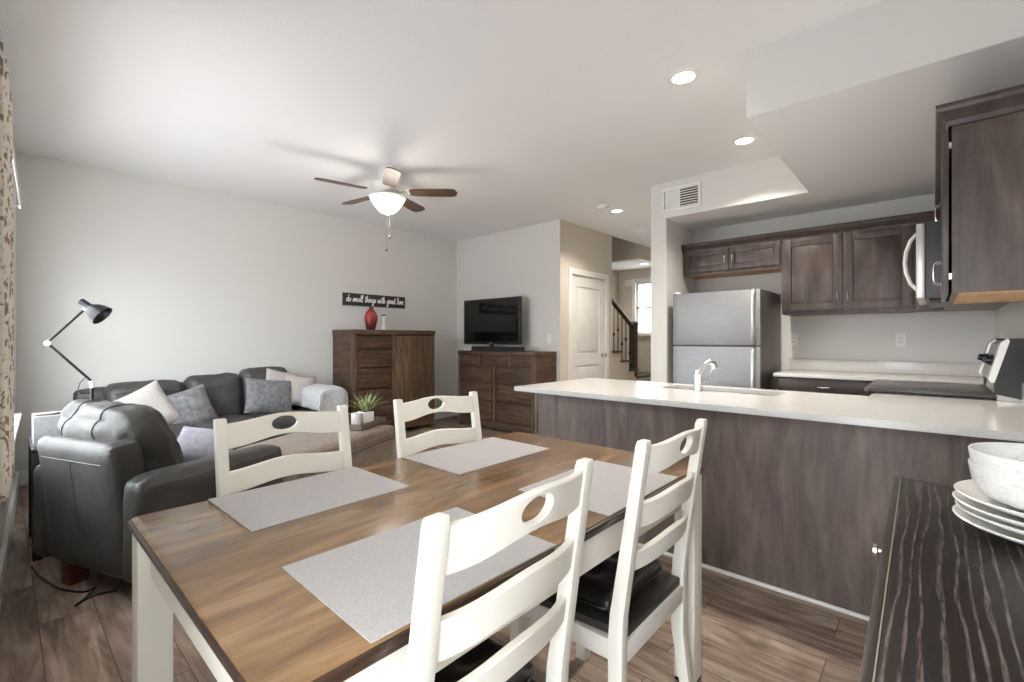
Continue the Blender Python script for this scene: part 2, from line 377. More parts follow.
# window wall (left): unseen patio door, added and sized for daylight, then a window
def wl(mb, y0, y1, z0, z1, d0=-0.14, d1=0.0, bev=0):
    mb.prism([(wx(y0) + d0, y0), (wx(y1) + d0, y1), (wx(y1) + d1, y1), (wx(y0) + d1, y0)], 'Z', z0, z1)
PY0, PY1, PZ = -0.25, 0.62, 2.1
WY0, WY1, WZ0, WZ1 = 2.3, 4.9, 0.66, 2.05
b = MB(); wl(b, YR, PY0, 0, ZC); wl(b, PY0, PY1, PZ, ZC); wl(b, PY1, WY0, 0, ZC); wl(b, WY0, WY1, 0, WZ0); wl(b, WY0, WY1, WZ1, ZC); wl(b, WY1, YL, 0, ZC)
struct(b.build('wall_window', 'wall', smooth=False))
def window(name, y0, y1, z0, z1, nm):
    b = MB()
    for a, c in ((y0, y0 + 0.05), (y1 - 0.05, y1), ((y0 + y1) / 2 - 0.03, (y0 + y1) / 2 + 0.03)): wl(b, a, c, z0, z1, -0.10, -0.05)
    wl(b, y0, y1, z0, z0 + 0.05, -0.10, -0.05); wl(b, y0, y1, z1 - 0.05, z1, -0.10, -0.05)
    o = struct(b.build(name, 'trim', smooth=False))
    for i, (a, c) in enumerate(((y0 + 0.05, (y0 + y1) / 2 - 0.03), ((y0 + y1) / 2 + 0.03, y1 - 0.05))):
        g = MB(); wl(g, a, c, z0 + 0.05, z1 - 0.05, -0.078, -0.074); g.build('pane', 'glass', o, smooth=False)
    return o
window('window_1', WY0, WY1, WZ0, WZ1, 'w'); window('added_door', PY0, PY1, 0.0, PZ, 'd')
b = MB()   # sill and casing of the window
wl(b, WY0 - 0.1, WY1 + 0.1, WZ0 - 0.03, WZ0 + 0.003, -0.14, 0.045); wl(b, WY0 - 0.06, WY1 + 0.06, WZ0 - 0.12, WZ0 - 0.03, -0.001, 0.02)
struct(b.build('trim_3', 'trim', smooth=False))
# baseboards
b = MB(); wl(b, PY1, YL, 0, 0.125, -0.001, 0.02); struct(b.build('baseboard_window', 'trim', smooth=False))
b = MB(); b.box(wx(YL), XTV, YL - 0.018, YL + 0.001, 0, 0.125, 0.004); struct(b.build('baseboard_living', 'trim'))
b = MB(); b.box(XTV - 0.018, XTV + 0.001, YH - 0.018, YL - 0.018, 0, 0.125, 0.004); struct(b.build('baseboard_television', 'trim'))
b = MB(); b.box(XTV - 0.018, DX0 - 0.07, YH - 0.018, YH + 0.001, 0, 0.125, 0.004); b.box(DX1 + 0.07, XH, YH - 0.018, YH + 0.001, 0, 0.125, 0.004); struct(b.build('baseboard_hall', 'trim'))
b = MB(); b.box(XST - 0.018, XST + 0.001, YST0, YST1 + 0.018, 0, 0.125, 0.004); struct(b.build('baseboard_stub', 'trim'))
b = MB(); b.box(2.493, 2.509, YR, YP + 0.015, 0, 0.018, 0.006); b.box(2.493, 3.19, YP, YP + 0.016, 0, 0.018, 0.006); struct(b.build('baseboard_peninsula', 'trim'))
# entry beyond the hall: far wall with a window, stairwell wall, bulkhead and low ceiling
FW0, FW1, FZ0, FZ1 = 3.55, 4.16, 1.30, 2.27
b = MB(); b.box(XFAR, XFAR + 0.14, 1.9, FW0, 0, 4.4); b.box(XFAR, XFAR + 0.14, FW1, 4.7, 0, 4.4); b.box(XFAR, XFAR + 0.14, FW0, FW1, 0, FZ0); b.box(XFAR, XFAR + 0.14, FW0, FW1, FZ1, 4.4)
struct(b.build('wall_entry', 'hallwall', smooth=False))
b = MB(); b.box(XTV + 0.12, XFAR, 4.55, 4.67, 0, 4.4); struct(b.build('wall_stairwell', 'hallwall', smooth=False))
b = MB(); b.box(7.0, 7.12, YH + 0.02, 4.55, 2.52, 4.4); struct(b.build('wall_bulkhead', 'hallwall', smooth=False))
b = MB(); b.box(7.0, XFAR, YH - 0.02, YH + 0.02, 2.52, ZC + 0.01); struct(b.build('wall_header', 'hallwall', smooth=False))
b = MB(); b.box(7.12, XFAR, YH + 0.02, 4.55, 2.52, 2.64); struct(b.build('ceiling_entry', 'ceiling', smooth=False))
b = MB(); b.box(4.96, 7.0, YH, 4.67, 4.3, 4.4); b.box(4.96, 5.08, YH, 4.55, ZC, 4.3); b.box(5.08, 7.0, YH - 0.1, YH, ZC + 0.12, 4.3); struct(b.build('ceiling_stairwell', 'hallwall', smooth=False))
b = MB()
for a, c, z0, z1 in ((FW0, FW0 + 0.04, FZ0, FZ1), (FW1 - 0.04, FW1, FZ0, FZ1), (FW0, FW1, FZ0, FZ0 + 0.04), (FW0, FW1, FZ1 - 0.04, FZ1), (FW0, FW1, 1.77, 1.81)): b.box(XFAR + 0.03, XFAR + 0.08, a, c, z0, z1)
b.box(XFAR + 0.045, XFAR + 0.06, (FW0 + FW1) / 2 - 0.008, (FW0 + FW1) / 2 + 0.008, FZ0, FZ1); b.box(XFAR + 0.045, XFAR + 0.06, FW0, FW1, 1.54, 1.555); b.box(XFAR + 0.045, XFAR + 0.06, FW0, FW1, 2.03, 2.045)
wf = struct(b.build('window_2', 'trim', smooth=False))
b = MB(); b.box(XFAR + 0.05, XFAR + 0.054, FW0 + 0.03, FW1 - 0.03, FZ0 + 0.03, FZ1 - 0.03); b.build('pane', 'glass', wf, smooth=False)
b = MB(); b.box(XFAR - 0.02, XFAR + 0.001, FW0 - 0.07, FW0, FZ0 - 0.06, FZ1 + 0.07); b.box(XFAR - 0.02, XFAR + 0.001, FW1, FW1 + 0.07, FZ0 - 0.06, FZ1 + 0.07); b.box(XFAR - 0.02, XFAR + 0.001, FW0, FW1, FZ1, FZ1 + 0.07); b.box(XFAR - 0.045, XFAR + 0.001, FW0 - 0.09, FW1 + 0.09, FZ0 - 0.035, FZ0); struct(b.build('trim_4', 'trim', smooth=False))
# closet door in the hall wall
b = MB(); b.box(DX0 - 0.08, DX0, YH - 0.018, YH + 0.001, 0, DZ + 0.08, 0.004); b.box(DX1, DX1 + 0.08, YH - 0.018, YH + 0.001, 0, DZ + 0.08, 0.004); b.box(DX0, DX1, YH - 0.018, YH + 0.001, DZ, DZ + 0.08, 0.004); struct(b.build('trim_5', 'trim'))
b = MB()
dx0, dx1 = DX0 + 0.004, DX1 - 0.004; yf, yb = YH + 0.01, YH + 0.045
for a, c, z0, z1 in ((dx0, dx0 + 0.13, 0.01, DZ - 0.004), (dx1 - 0.13, dx1, 0.01, DZ - 0.004), (dx0 + 0.13, dx1 - 0.13, DZ - 0.15, DZ - 0.004), (dx0 + 0.13, dx1 - 0.13, 0.85, 1.0), (dx0 + 0.13, dx1 - 0.13, 0.01, 0.22)): b.box(a, c, yf, yb, z0, z1)
for z0, z1 in ((0.22, 0.85), (1.0, DZ - 0.15)):
    b.box(dx0 + 0.13, dx1 - 0.13, yf + 0.014, yb, z0, z1); b.box(dx0 + 0.165, dx1 - 0.165, yf + 0.004, yf + 0.02, z0 + 0.035, z1 - 0.035, 0.006)
dr = struct(b.build('door_2', 'trim'))
b = MB(); kx = dx1 - 0.07; b.tube([(kx, yf, 0.98), (kx, yf - 0.01, 0.98), (kx, yf - 0.02, 0.98), (kx, yf - 0.045, 0.98), (kx, yf - 0.06, 0.98), (kx, yf - 0.068, 0.98)], [0.03, 0.03, 0.012, 0.026, 0.026, 0.012], 16); b.build('doorknob', 'nickel', dr)
b = MB()
for z in (0.3, 1.05, 1.85): b.box(dx0 - 0.012, dx0 + 0.004, YH - 0.004, YH + 0.012, z - 0.045, z + 0.045)
b.build('hinge', 'nickel', dr)

# ------------------------------------------------------------------ staircase
st = thing('staircase', 'staircase with wooden treads and iron balusters beyond the hall opening', 'staircase', (0, 0, 0))
b = MB(); b.box(6.98, XFAR - 0.002, YH + 0.02, 4.54, 0, 0.57)
for k in range(6):
    b.box(6.98 - 0.265 * (k + 1), 6.98 - 0.265 * k, YH + 0.125 if k > 2 else YH + 0.03, 4.54, 0, 0.57 + 0.152 * (k + 1) - 0.03)
b.box(6.98, XFAR - 0.002, YH - 0.26, YH + 0.02, 0, 0.35); b.box(6.98, XFAR - 0.002, YH - 0.52, YH - 0.26, 0, 0.16)
b.build('riser', 'hallwall', st, smooth=False)
b = MB(); b.box(6.955, XFAR - 0.002, YH + 0.0, 4.54, 0.57, 0.60); b.box(6.955, XFAR - 0.002, YH - 0.29, YH + 0.0, 0.35, 0.38); b.box(6.955, XFAR - 0.002, YH - 0.55, YH - 0.26, 0.16, 0.19); b.build('landing', 'stairwood', st, smooth=False)
for k in range(6):
    b = MB(); z = 0.57 + 0.152 * (k + 1); x1 = 6.98 - 0.265 * k
    b.box(x1 - 0.265, x1 + 0.025, YH + 0.125 if k > 2 else YH + 0.0, 4.54, z - 0.03, z, 0.006); b.build('tread', 'stairwood', st)
b = MB(); b.box(6.90, 7.0, YH + 0.02, YH + 0.12, 0.60, 1.43, 0.006); b.box(6.885, 7.015, YH + 0.005, YH + 0.135, 1.43, 1.455, 0.006); b.prism([(6.895, 1.455), (7.005, 1.455), (6.95, 1.49)], 'Y', YH + 0.015, YH + 0.125); b.build('newel_post', 'stairwood', st)
sl = 0.152 / 0.265
b = MB(); b.tube([(6.91, YH + 0.07, 1.40), (6.16, YH + 0.07, 1.40 + 0.75 * sl + 0.02)], 0.034, 10); b.build('handrail', 'stairwood', st)
for k in range(6):
    xx = 6.82 - 0.125 * k; zb = 0.57 + 0.152 * (int((6.98 - xx) / 0.265) + 1); zt = 1.40 + (6.91 - xx) * (sl + 0.02)
    b = MB(); b.tube([(xx, YH + 0.07, zb), (xx, YH + 0.07, zt)], 0.008, 6)
    zk = zb + (zt - zb) * (0.5 if k % 2 else 0.35); b.lathe([(0.008, -0.03), (0.02, 0), (0.008, 0.03)], (xx, YH + 0.07, zk), 8); b.build('baluster', 'iron', st)

# ------------------------------------------------------------------ ceiling fittings
def area_light(name, loc, size, watts, color=(1, 0.92, 0.82), rot=(0, 0, 0), spread=R(125)):
    l = bpy.data.lights.new(name, 'AREA'); l.shape = 'DISK'; l.size = size; l.energy = watts; l.color = color; l.spread = spread
    o = bpy.data.objects.new(name, l); C.objects.link(o); o.location = loc; o.rotation_euler = rot; return o
def downlight(x, y, z, label, watts, visible=True):
    t = thing('recessed_light', label, 'light', (x, y, z), 0, 'recessed ceiling lights')
    b = MB(); b.lathe([(0.062, 0.0), (0.066, -0.006), (0.088, -0.004), (0.09, 0.0)], seg=32); b.build('trim_ring', 'trim', t)
    b = MB(); b.lathe([(0.0, -0.003), (0.03, -0.004), (0.062, -0.002)], seg=32); b.build('lens', 'glow', t)
    lo = area_light('downlight_lamp', (0, 0, -0.012), 0.11, watts); lo.parent = t
downlight(2.70, 1.09, ZC, 'lit round recessed ceiling light nearest the dining table', LAMP)
downlight(3.88, 1.09, ZC, 'lit round recessed ceiling light near the wall vent', LAMP)
downlight(4.98, 2.82, ZC, 'lit round recessed hall light right of the smoke detector', HALL)
downlight(7.55, 3.75, 2.52, 'small lit recessed light on the low entry ceiling above the stairs', HALL * 0.3)
t = thing('smoke_detector', 'white round smoke detector on the hall ceiling', 'smoke detector', (4.69, 2.83, ZC))
b = MB(); b.lathe([(0.0, -0.04), (0.04, -0.04), (0.06, -0.03), (0.065, -0.012)]); b.build('cover', 'plastic', t)
b = MB(); b.lathe([(0.05, -0.014), (0.072, -0.012), (0.072, 0)]); b.build('base_plate', 'plastic', t)
t = thing('ceiling_register', 'white rectangular air register on the hall ceiling', 'vent', (6.1, 3.1, ZC))
b = MB(); b.box(-0.16, 0.16, -0.09, 0.09, -0.008, 0, 0.003); b.build('frame', 'plastic', t)
for k in range(6):
    b = MB(); b.box(-0.14, 0.14, -0.07 + k * 0.026, -0.06 + k * 0.026, -0.014, -0.008); b.build('slat', 'plastic', t)
t = thing('wall_vent', 'white rectangular air vent with grey louvres high beside the soffit', 'vent', (XST - 0.004, 1.80, 2.565))
b = MB()
for y0, y1, z0, z1 in ((-0.19, 0.19, 0.09, 0.115), (-0.19, 0.19, -0.115, -0.09), (0.165, 0.19, -0.09, 0.09), (-0.19, -0.165, -0.09, 0.09)): b.box(-0.014, 0, y0, y1, z0, z1, 0.002)
b.build('frame', 'plastic', t)
b = MB(); b.box(-0.004, 0, -0.165, 0.165, -0.09, 0.09); b.build('backing', flat('duct_dark', (70, 70, 72), 0.8), t)
for k in range(8):
    b = MB(); z = -0.082 + k * 0.0235; b.box(-0.011, -0.0045, -0.163, 0.005, z - 0.003, z + 0.005, mat=None); b.build('louvre', 'plastic', t, smooth=False)
for k in range(9):
    b = MB(); y = 0.014 + k * 0.017; b.box(-0.012, -0.0045, y - 0.007, y + 0.0075, -0.09, 0.09); b.build('vane', 'plastic', t, smooth=False)

# ceiling fan
fan = thing('ceiling_fan', 'white ceiling fan with dark wooden blades and lit frosted bowl', 'ceiling fan', (2.375, 3.685, ZC))
b = MB(); b.lathe([(0.0, 0), (0.085, 0), (0.09, -0.012), (0.085, -0.05), (0.082, -0.125), (0.09, -0.13), (0.10, -0.14)]); b.build('canopy', 'trim', fan)
b = MB(); b.lathe([(0.06, -0.125), (0.135, -0.13), (0.145, -0.15), (0.14, -0.185), (0.10, -0.205), (0.05, -0.215), (0.05, -0.235)]); b.build('motor_housing', 'trim', fan)
bl_b = bmesh.new()
for k in range(5):
    a = R(-47 + 72 * k); mt = Matrix.Rotation(a, 4, 'Z') @ Matrix.Translation((0, 0, -0.205)) @ Matrix.Rotation(R(-11), 4, 'X')
    b = MB(); pts = [(0.20, -0.045), (0.23, -0.058), (0.57, -0.068), (0.615, -0.055), (0.635, 0.0), (0.615, 0.055), (0.57, 0.068), (0.23, 0.058), (0.20, 0.045)]
    b.prism(pts, 'Z', -0.004, 0.004, 0.0, mt); bl = b.build('blade', wood('blade_wood', (66, 50, 40), (88, 68, 55), (108, 86, 70), 'X', 3, 9, 0.4, 0.03, 0.3) if k == 0 else bpy.data.materials['blade_wood'], fan, smooth=False)
    b = MB(); b.box(0.10, 0.16, -0.016, 0.016, 0.0, 0.012, 0.003, mat=mt); b.prism([(0.15, -0.016), (0.20, -0.05), (0.25, -0.042), (0.25, 0.042), (0.20, 0.05), (0.15, 0.016)], 'Z', 0.004, 0.010, 0.0, mt); b.build('bracket', 'trim', bl)
bl_b.free()
b = MB(); b.lathe([(0.02, -0.225), (0.10, -0.235), (0.16, -0.245), (0.165, -0.255), (0.155, -0.262), (0.02, -0.262)]); b.build('light_fitter', 'trim', fan)
b = MB(); b.lathe([(0.155, -0.262), (0.148, -0.285), (0.11, -0.34), (0.065, -0.385), (0.03, -0.395), (0.0, -0.397)]); b.build('glass_bowl', 'bowlglow', fan)
b = MB(); b.lathe([(0.0, -0.392), (0.02, -0.394), (0.018, -0.405), (0.008, -0.412), (0.0, -0.414)], seg=16); b.build('finial', 'nickel', fan)
for dx, dz, mt_ in ((0.02, -0.60, 'fridgeside'), (-0.012, -0.72, 'fridgeside')):
    b = MB(); b.tube([(dx, 0, -0.40), (dx, 0, dz)], 0.0014, 6); b.lathe([(0.003, 0.012), (0.012, 0), (0.012, -0.012), (0.003, -0.022)], (dx, 0, dz), 12); b.build('pull_chain', mt_, fan)
lp = bpy.data.lights.new('fan_lamp', 'POINT'); lp.energy = 7.5; lp.color = (1, 0.93, 0.84); lp.shadow_soft_size = 0.16
lo = bpy.data.objects.new('fan_lamp', lp); C.objects.link(lo); lo.location = (0, 0, -0.47); lo.parent = fan

# ------------------------------------------------------------------ kitchen
pen = thing('peninsula_cabinet', 'long grey-brown wooden kitchen peninsula base under the white worktop', 'cabinet', (2.509, 0, 0))
b = MB(); b.box(0.02, 0.68, YR + 0.005, YP - 0.02, 0.0, HC - TC); b.build('carcass', 'cab', pen, smooth=False)
b = MB(); b.box(0.0, 0.02, YR + 0.005, YP - 0.022, 0, HC - TC); b.build('back_panel', 'pen', pen, smooth=False)
b = MB(); b.box(-0.004, 0.68, YP - 0.022, YP, 0, HC - TC, 0.002); b.build('end_panel', 'pen', pen, smooth=False)
# worktop: peninsula plus the return along the right wall to the range, sink cut-out
SX0, SX1, SY0, SY1 = 2.90, 3.17, 0.65, 1.33; XC0, XC1, XR0, XR1, YF = 2.315, 3.25, 3.42, 4.18, 0.27
t = thing('peninsula_worktop', 'white quartz worktop running along the kitchen peninsula', 'worktop', (0, 0, HC))
b = MB()
def slab(mb, x0, x1, y0, y1): mb.box(x0, x1, y0, y1, -TC, 0)
xs = [XC0, SX0, SX1, XC1]; ys = [YR + 0.003, YF, SY0, SY1, 2.085]
vv = {}
bmw = b.b
def vtx(x, y, z):
    k = (round(x, 5), round(y, 5), z)
    if k not in vv: vv[k] = bmw.verts.new((x, y, z))
    return vv[k]
cells = [(i, j) for i in range(3) for j in range(4) if not (i == 1 and j == 2)]
xs4 = xs + [XR0]; cells.append((3, 0))
for (i, j) in cells:
    q = [(xs4[i], ys[j]), (xs4[i + 1], ys[j]), (xs4[i + 1], ys[j + 1]), (xs4[i], ys[j + 1])]
    bmw.faces.new([vtx(x, y, 0) for x, y in q]); bmw.faces.new([vtx(x, y, -TC) for x, y in reversed(q)])
    for (di, dj, a, c) in ((0, -1, 0, 1), (1, 0, 1, 2), (0, 1, 2, 3), (-1, 0, 3, 0)):
        if (i + di, j + dj) not in cells:
            (xa, ya), (xb, yb_) = q[a], q[c]
            bmw.faces.new((vtx(xa, ya, 0), vtx(xa, ya, -TC), vtx(xb, yb_, -TC), vtx(xb, yb_, 0)))
bmesh.ops.recalc_face_normals(bmw, faces=bmw.faces[:])
es = [e for e in bmw.edges if len(e.link_faces) == 2 and e.calc_face_angle() > 0.5]
bmesh.ops.bevel(bmw, geom=es, offset=0.004, segments=2, affect='EDGES')
b.build('slab', 'quartz', t)
b = MB(); b.box(XC0 + 0.05, XR0 - 0.002, YR + 0.002, YR + 0.022, 0.0005, 0.10, 0.003); b.build('backsplash', 'quartz', t)
# sink
t = thing('kitchen_sink', 'stainless undermount sink set into the peninsula worktop', 'sink', (0, 0, HC))
b = MB(); sk = b.b
def ring(x0, x1, y0, y1, z, r, n=6):
    out = []
    for cx, cy, a0 in ((x1 - r, y1 - r, 0), (x0 + r, y1 - r, 90), (x0 + r, y0 + r, 180), (x1 - r, y0 + r, 270)):
        for k in range(n + 1): a = R(a0 + 90 * k / n); out.append(sk.verts.new((cx + r * math.cos(a), cy + r * math.sin(a), z)))
    return out
rs = [ring(SX0 - 0.015, SX1 + 0.015, SY0 - 0.015, SY1 + 0.015, -TC - 0.001, 0.07), ring(SX0 + 0.004, SX1 - 0.004, SY0 + 0.004, SY1 - 0.004, -TC - 0.001, 0.06), ring(SX0 + 0.008, SX1 - 0.008, SY0 + 0.008, SY1 - 0.008, -0.17, 0.06), ring(SX0 + 0.03, SX1 - 0.03, SY0 + 0.03, SY1 - 0.03, -0.20, 0.05)]
for a, c in zip(rs, rs[1:]):
    for k in range(len(a)): sk.faces.new((a[k], a[(k + 1) % len(a)], c[(k + 1) % len(a)], c[k]))
sk.faces.new(rs[-1]); b.build('basin', 'steel', t)
b = MB(); b.lathe([(0.0, -0.197), (0.03, -0.197), (0.04, -0.199)], ((SX0 + SX1) / 2, 0.98, 0), 20); b.build('drain', 'chrome', t)
# sink-rim steel strip seen around the bowl is the basin flange; faucet
t = thing('kitchen_faucet', 'chrome pull-out faucet standing beside the sink', 'faucet', (2.85, 1.06, HC))
b = MB(); b.lathe([(0.0, 0), (0.03, 0), (0.03, 0.006), (0.024, 0.012), (0.023, 0.09), (0.026, 0.10), (0.024, 0.125), (0.012, 0.137), (0, 0.139)], seg=20); b.build('body', 'chrome', t)
b = MB(); b.tube([(0.0, 0.0, 0.09), (0.008, -0.012, 0.13), (0.022, -0.03, 0.16), (0.04, -0.05, 0.175), (0.056, -0.066, 0.168), (0.064, -0.075, 0.14)], [0.023, 0.02, 0.018, 0.018, 0.02, 0.02], 14); b.build('spout', 'chrome', t)
b = MB(); b.tube([(0.012, -0.02, 0.05), (0.03, -0.045, 0.075), (0.046, -0.062, 0.12), (0.052, -0.07, 0.15)], [0.007, 0.006, 0.006, 0.005], 10); b.build('lever', 'chrome', t)

# wall outlets and switches
def plate(name, label, cat, loc, nrm, kind='outlet', group=None):
    t = thing(name, label, cat, loc, 0, group)
    ax = {'-X': 0, '-Y': R(90), '+Y': R(-90)}[nrm]; t.rotation_euler = (0, 0, ax)
    b = MB(); b.box(-0.006, 0, -0.036, 0.036, -0.058, 0.058, 0.003); b.build('cover_plate', 'plastic', t)
    if kind == 'outlet':
        for z in (-0.02, 0.02):
            b = MB(); b.box(-0.009, -0.005, -0.017, 0.017, z - 0.014, z + 0.014, 0.003); s = b.build('socket', 'plastic', t)
            b = MB(); b.box(-0.0096, -0.0088, -0.009, -0.006, z - 0.006, z + 0.006); b.box(-0.0096, -0.0088, 0.006, 0.009, z - 0.006, z + 0.006); b.build('slot', 'black', s, smooth=False)
    else:
        b = MB(); b.box(-0.010, -0.005, -0.016, 0.016, -0.033, 0.033, 0.003); b.build('rocker', 'plastic', t)
plate('wall_outlet', 'white wall outlet right of the refrigerator above the back counter', 'outlet', (XW, 1.0, 1.20), '-X', group='kitchen wall outlets')
plate('wall_outlet', 'white wall outlet below the tall corner cabinet doors, left of the range', 'outlet', (XW, 0.207, 1.20), '-X', group='kitchen wall outlets')
plate('light_switch', 'white light switch on the wall right of the television', 'switch', (XTV, 3.735, 1.21), '-X', 'switch')
plate('wall_outlet', 'white outlet on the right wall just behind the range backguard', 'outlet', (4.62, YR, 1.20), '+Y')

# refrigerator
fr = thing('refrigerator', 'stainless steel top-freezer refrigerator beside the kitchen wall end', 'refrigerator', (4.36, 1.49, 0))
hw = 0.385
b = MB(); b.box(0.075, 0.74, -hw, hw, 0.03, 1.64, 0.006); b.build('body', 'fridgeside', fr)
def bowed(mb, z0, z1):
    n = 12; pts = [(0.072, -hw), (0.072, hw)] + [(0.03 - 0.022 * (1 - (1 - 2 * k / n) ** 2), hw - 2 * hw * k / n) for k in range(n + 1)]
    mb.prism(pts, 'Z', z0, z1, 0.004)
b = MB(); bowed(b, 1.15, 1.638); d1 = b.build('freezer_door', 'steel', fr)
b = MB(); bowed(b, 0.10, 1.138); d2 = b.build('door', 'steel', fr)
for d, z0, z1 in ((d1, 1.17, 1.63), (d2, 0.45, 1.125)):
    b = MB(); b.tube([(0.03, -0.335, z0), (-0.02, -0.34, z0 + 0.02), (-0.035, -0.34, z0 + 0.06), (-0.035, -0.34, z1 - 0.06), (-0.02, -0.34, z1 - 0.02), (0.03, -0.335, z1)], 0.016, 10); b.build('handle', 'applwhite', d)
b = MB(); b.box(0.02, 0.10, hw - 0.08, hw - 0.02, 1.638, 1.66, 0.006); b.build('hinge_cover', 'applwhite', fr)
b = MB(); b.box(0.0, 0.07, -hw + 0.02, hw - 0.02, 0.0, 0.09, 0.004); b.build('toe_grille', 'black', fr)

# shaker door/drawer helper; F maps (u, v, n) to xyz
def shaker(F, u0, u1, v0, v1, mat, parent, name='door', rail=0.06, th=0.02, flatp=False):
    b = MB()
    def bx(a, c, d, e, n0, n1, bev=0.0):
        p, q = F(a, d, n0), F(c, e, n1)
        b.box(min(p[0], q[0]), max(p[0], q[0]), min(p[1], q[1]), max(p[1], q[1]), min(p[2], q[2]), max(p[2], q[2]), bev)
    if flatp: bx(u0, u1, v0, v1, 0.001, th, 0.003)
    else:
        bx(u0, u0 + rail, v0, v1, 0.001, th, 0.002); bx(u1 - rail, u1, v0, v1, 0.001, th, 0.002)
        bx(u0 + rail, u1 - rail, v0, v0 + rail, 0.001, th, 0.002); bx(u0 + rail, u1 - rail, v1 - rail, v1, 0.001, th, 0.002)
        bx(u0 + rail + 0.004, u1 - rail - 0.004, v0 + rail + 0.004, v1 - rail - 0.004, 0.001, th - 0.008, 0.003); bx(u0 + rail - 0.001, u1 - rail + 0.001, v0 + rail - 0.001, v1 - rail + 0.001, 0.0005, 0.003)
    return b.build(name, mat, parent, smooth=True)
def pull(F, u, v, length, vertical, parent):
    b = MB(); h = length / 2
    if vertical: a, c = F(u, v - h, 0.02), F(u, v + h, 0.02)
    else: a, c = F(u - h, v, 0.02), F(u + h, v, 0.02)
    o = Vector(F(u, v, 1.0)) - Vector(F(u, v, 0.0)); arc_pull(b, a, c, o); b.build('handle', 'nickel', parent)

XF = 4.80
FX = lambda u, v, n: (XF - n, u, v)
def back_cabinet(y0, y1, z0, z1, label, n, rail, handles):
    t = thing('wall_cabinet', label, 'cabinet', (0, 0, 0), 0, 'kitchen wall cabinets')
    b = MB(); b.box(XF, XW - 0.001, y0, y1, z0, z1); b.build('carcass', 'cab', t, smooth=False)
    b = MB(); b.box(XF + 0.01, XW - 0.01, y0 + 0.012, y1 - 0.012, z0 - 0.004, z0 + 0.002); b.build('underside', 'maple' if z0 > 1.6 else 'caby', t, smooth=False)
    ym = (y0 + y1) / 2
    for a, c, hy in ((y0 + 0.012, ym - 0.003, ym - 0.035), (ym + 0.003, y1 - 0.012, ym + 0.035)):
        d = shaker(FX, a, c, z0 + 0.03, z1 - 0.035, 'cab', t, rail=rail); pull(FX, hy, handles, 0.09, True, d)
    return t
back_cabinet(1.03, 1.935, 1.86, 2.135, 'short two-door wooden wall cabinet above the refrigerator', 2, 0.05, 1.985)
back_cabinet(0.11, 1.028, 1.43, 2.135, 'tall two-door wooden wall cabinet left of the microwave', 2, 0.065, 1.56)
# right wall cabinets, doors face +Y
YC = -0.055
FY = lambda u, v, n: (u, YC + n, v)
t = thing('wall_cabinet', 'wooden wall cabinet nearest the camera above the peninsula, plain end showing', 'cabinet', (0, 0, 0), 0, 'kitchen wall cabinets')
b = MB(); b.box(2.675, 3.418, YR + 0.001, YC - 0.025, 1.40, 2.105); b.build('carcass', 'cab', t, smooth=False)
b = MB(); b.box(2.675, 3.418, YC - 0.025, YC, 1.40, 2.105, 0.001); b.build('face_frame', 'caby', t, smooth=False)
b = MB(); b.box(2.69, 3.40, YR + 0.01, YC - 0.02, 1.392, 1.401); b.build('underside', 'maple', t, smooth=False)
FYd = lambda u, v, n: (u, YC + 0.008 + n, v)
for a, c, hx in ((2.677, 3.026, 2.99), (3.032, 3.414, 3.07)):
    d = shaker(FYd, a, c, 1.405, 2.085, 'cab', t); pull(FYd, hx, 1.52, 0.10, True, d)
    for z in (1.47, 2.02):
        b = MB(); xh = a + 0.004 if a < 3 else c - 0.016; b.box(xh, xh + 0.012, YC - 0.002, YC + 0.012, z - 0.012, z + 0.012); b.build('hinge', 'nickel', d, smooth=False)
t = thing('wall_cabinet', 'short wooden wall cabinet above the microwave', 'cabinet', (0, 0, 0), 0, 'kitchen wall cabinets')
b = MB(); b.box(3.42, 4.18, YR + 0.001, YC, 1.87, 2.105); b.build('carcass', 'cab', t, smooth=False)
for a, c, hx in ((3.425, 3.797, 3.76), (3.803, 4.175, 3.84)):
    d = shaker(FY, a, c, 1.885, 2.085, 'cab', t, rail=0.05); pull(FY, hx, 1.955, 0.10, True, d)
t = thing('wall_cabinet', 'wooden corner wall cabinet behind the microwave', 'cabinet', (0, 0, 0), 0, 'kitchen wall cabinets')
b = MB(); b.box(4.182, XW - 0.002, YR + 0.001, YC, 1.43, 2.105); b.box(XF, XW - 0.002, YC, 0.108, 1.43, 2.105); b.build('carcass', 'cab', t, smooth=False)
d = shaker(FY, 4.19, XF - 0.03, 1.45, 2.085, 'cab', t); pull(FY, 4.25, 1.56, 0.10, True, d)
# crown moulding
def crown(mb, prof, path):
    # prof: (out, z); path corners with outward dirs
    rings = []
    for (x, y, ox, oy) in path: rings.append([mb.b.verts.new((x + ox * o, y + oy * o, z)) for o, z in prof])
    for a, c in zip(rings, rings[1:]):
        for k in range(len(prof)): mb.b.faces.new((a[k], a[(k + 1) % len(prof)], c[(k + 1) % len(prof)], c[k]))
    mb.b.faces.new(rings[0]); mb.b.faces.new(list(reversed(rings[-1])))
prof = [(0.0, 2.095), (0.012, 2.095), (0.016, 2.115), (0.03, 2.135), (0.045, 2.15), (0.05, 2.165), (0.05, 2.18), (0.0, 2.18)]
b = MB(); crown(b, prof, [(XF - 0.0, 1.94, -1, 0), (XF - 0.0, YC + 0.0, -1, 1), (2.675, YC + 0.0, -1, 1), (2.675, YR + 0.001, -1, 0)])
tag(b.build('crown_moulding', 'cabx', smooth=False), 'dark stained crown moulding running along the tops of the kitchen wall cabinets', 'moulding')

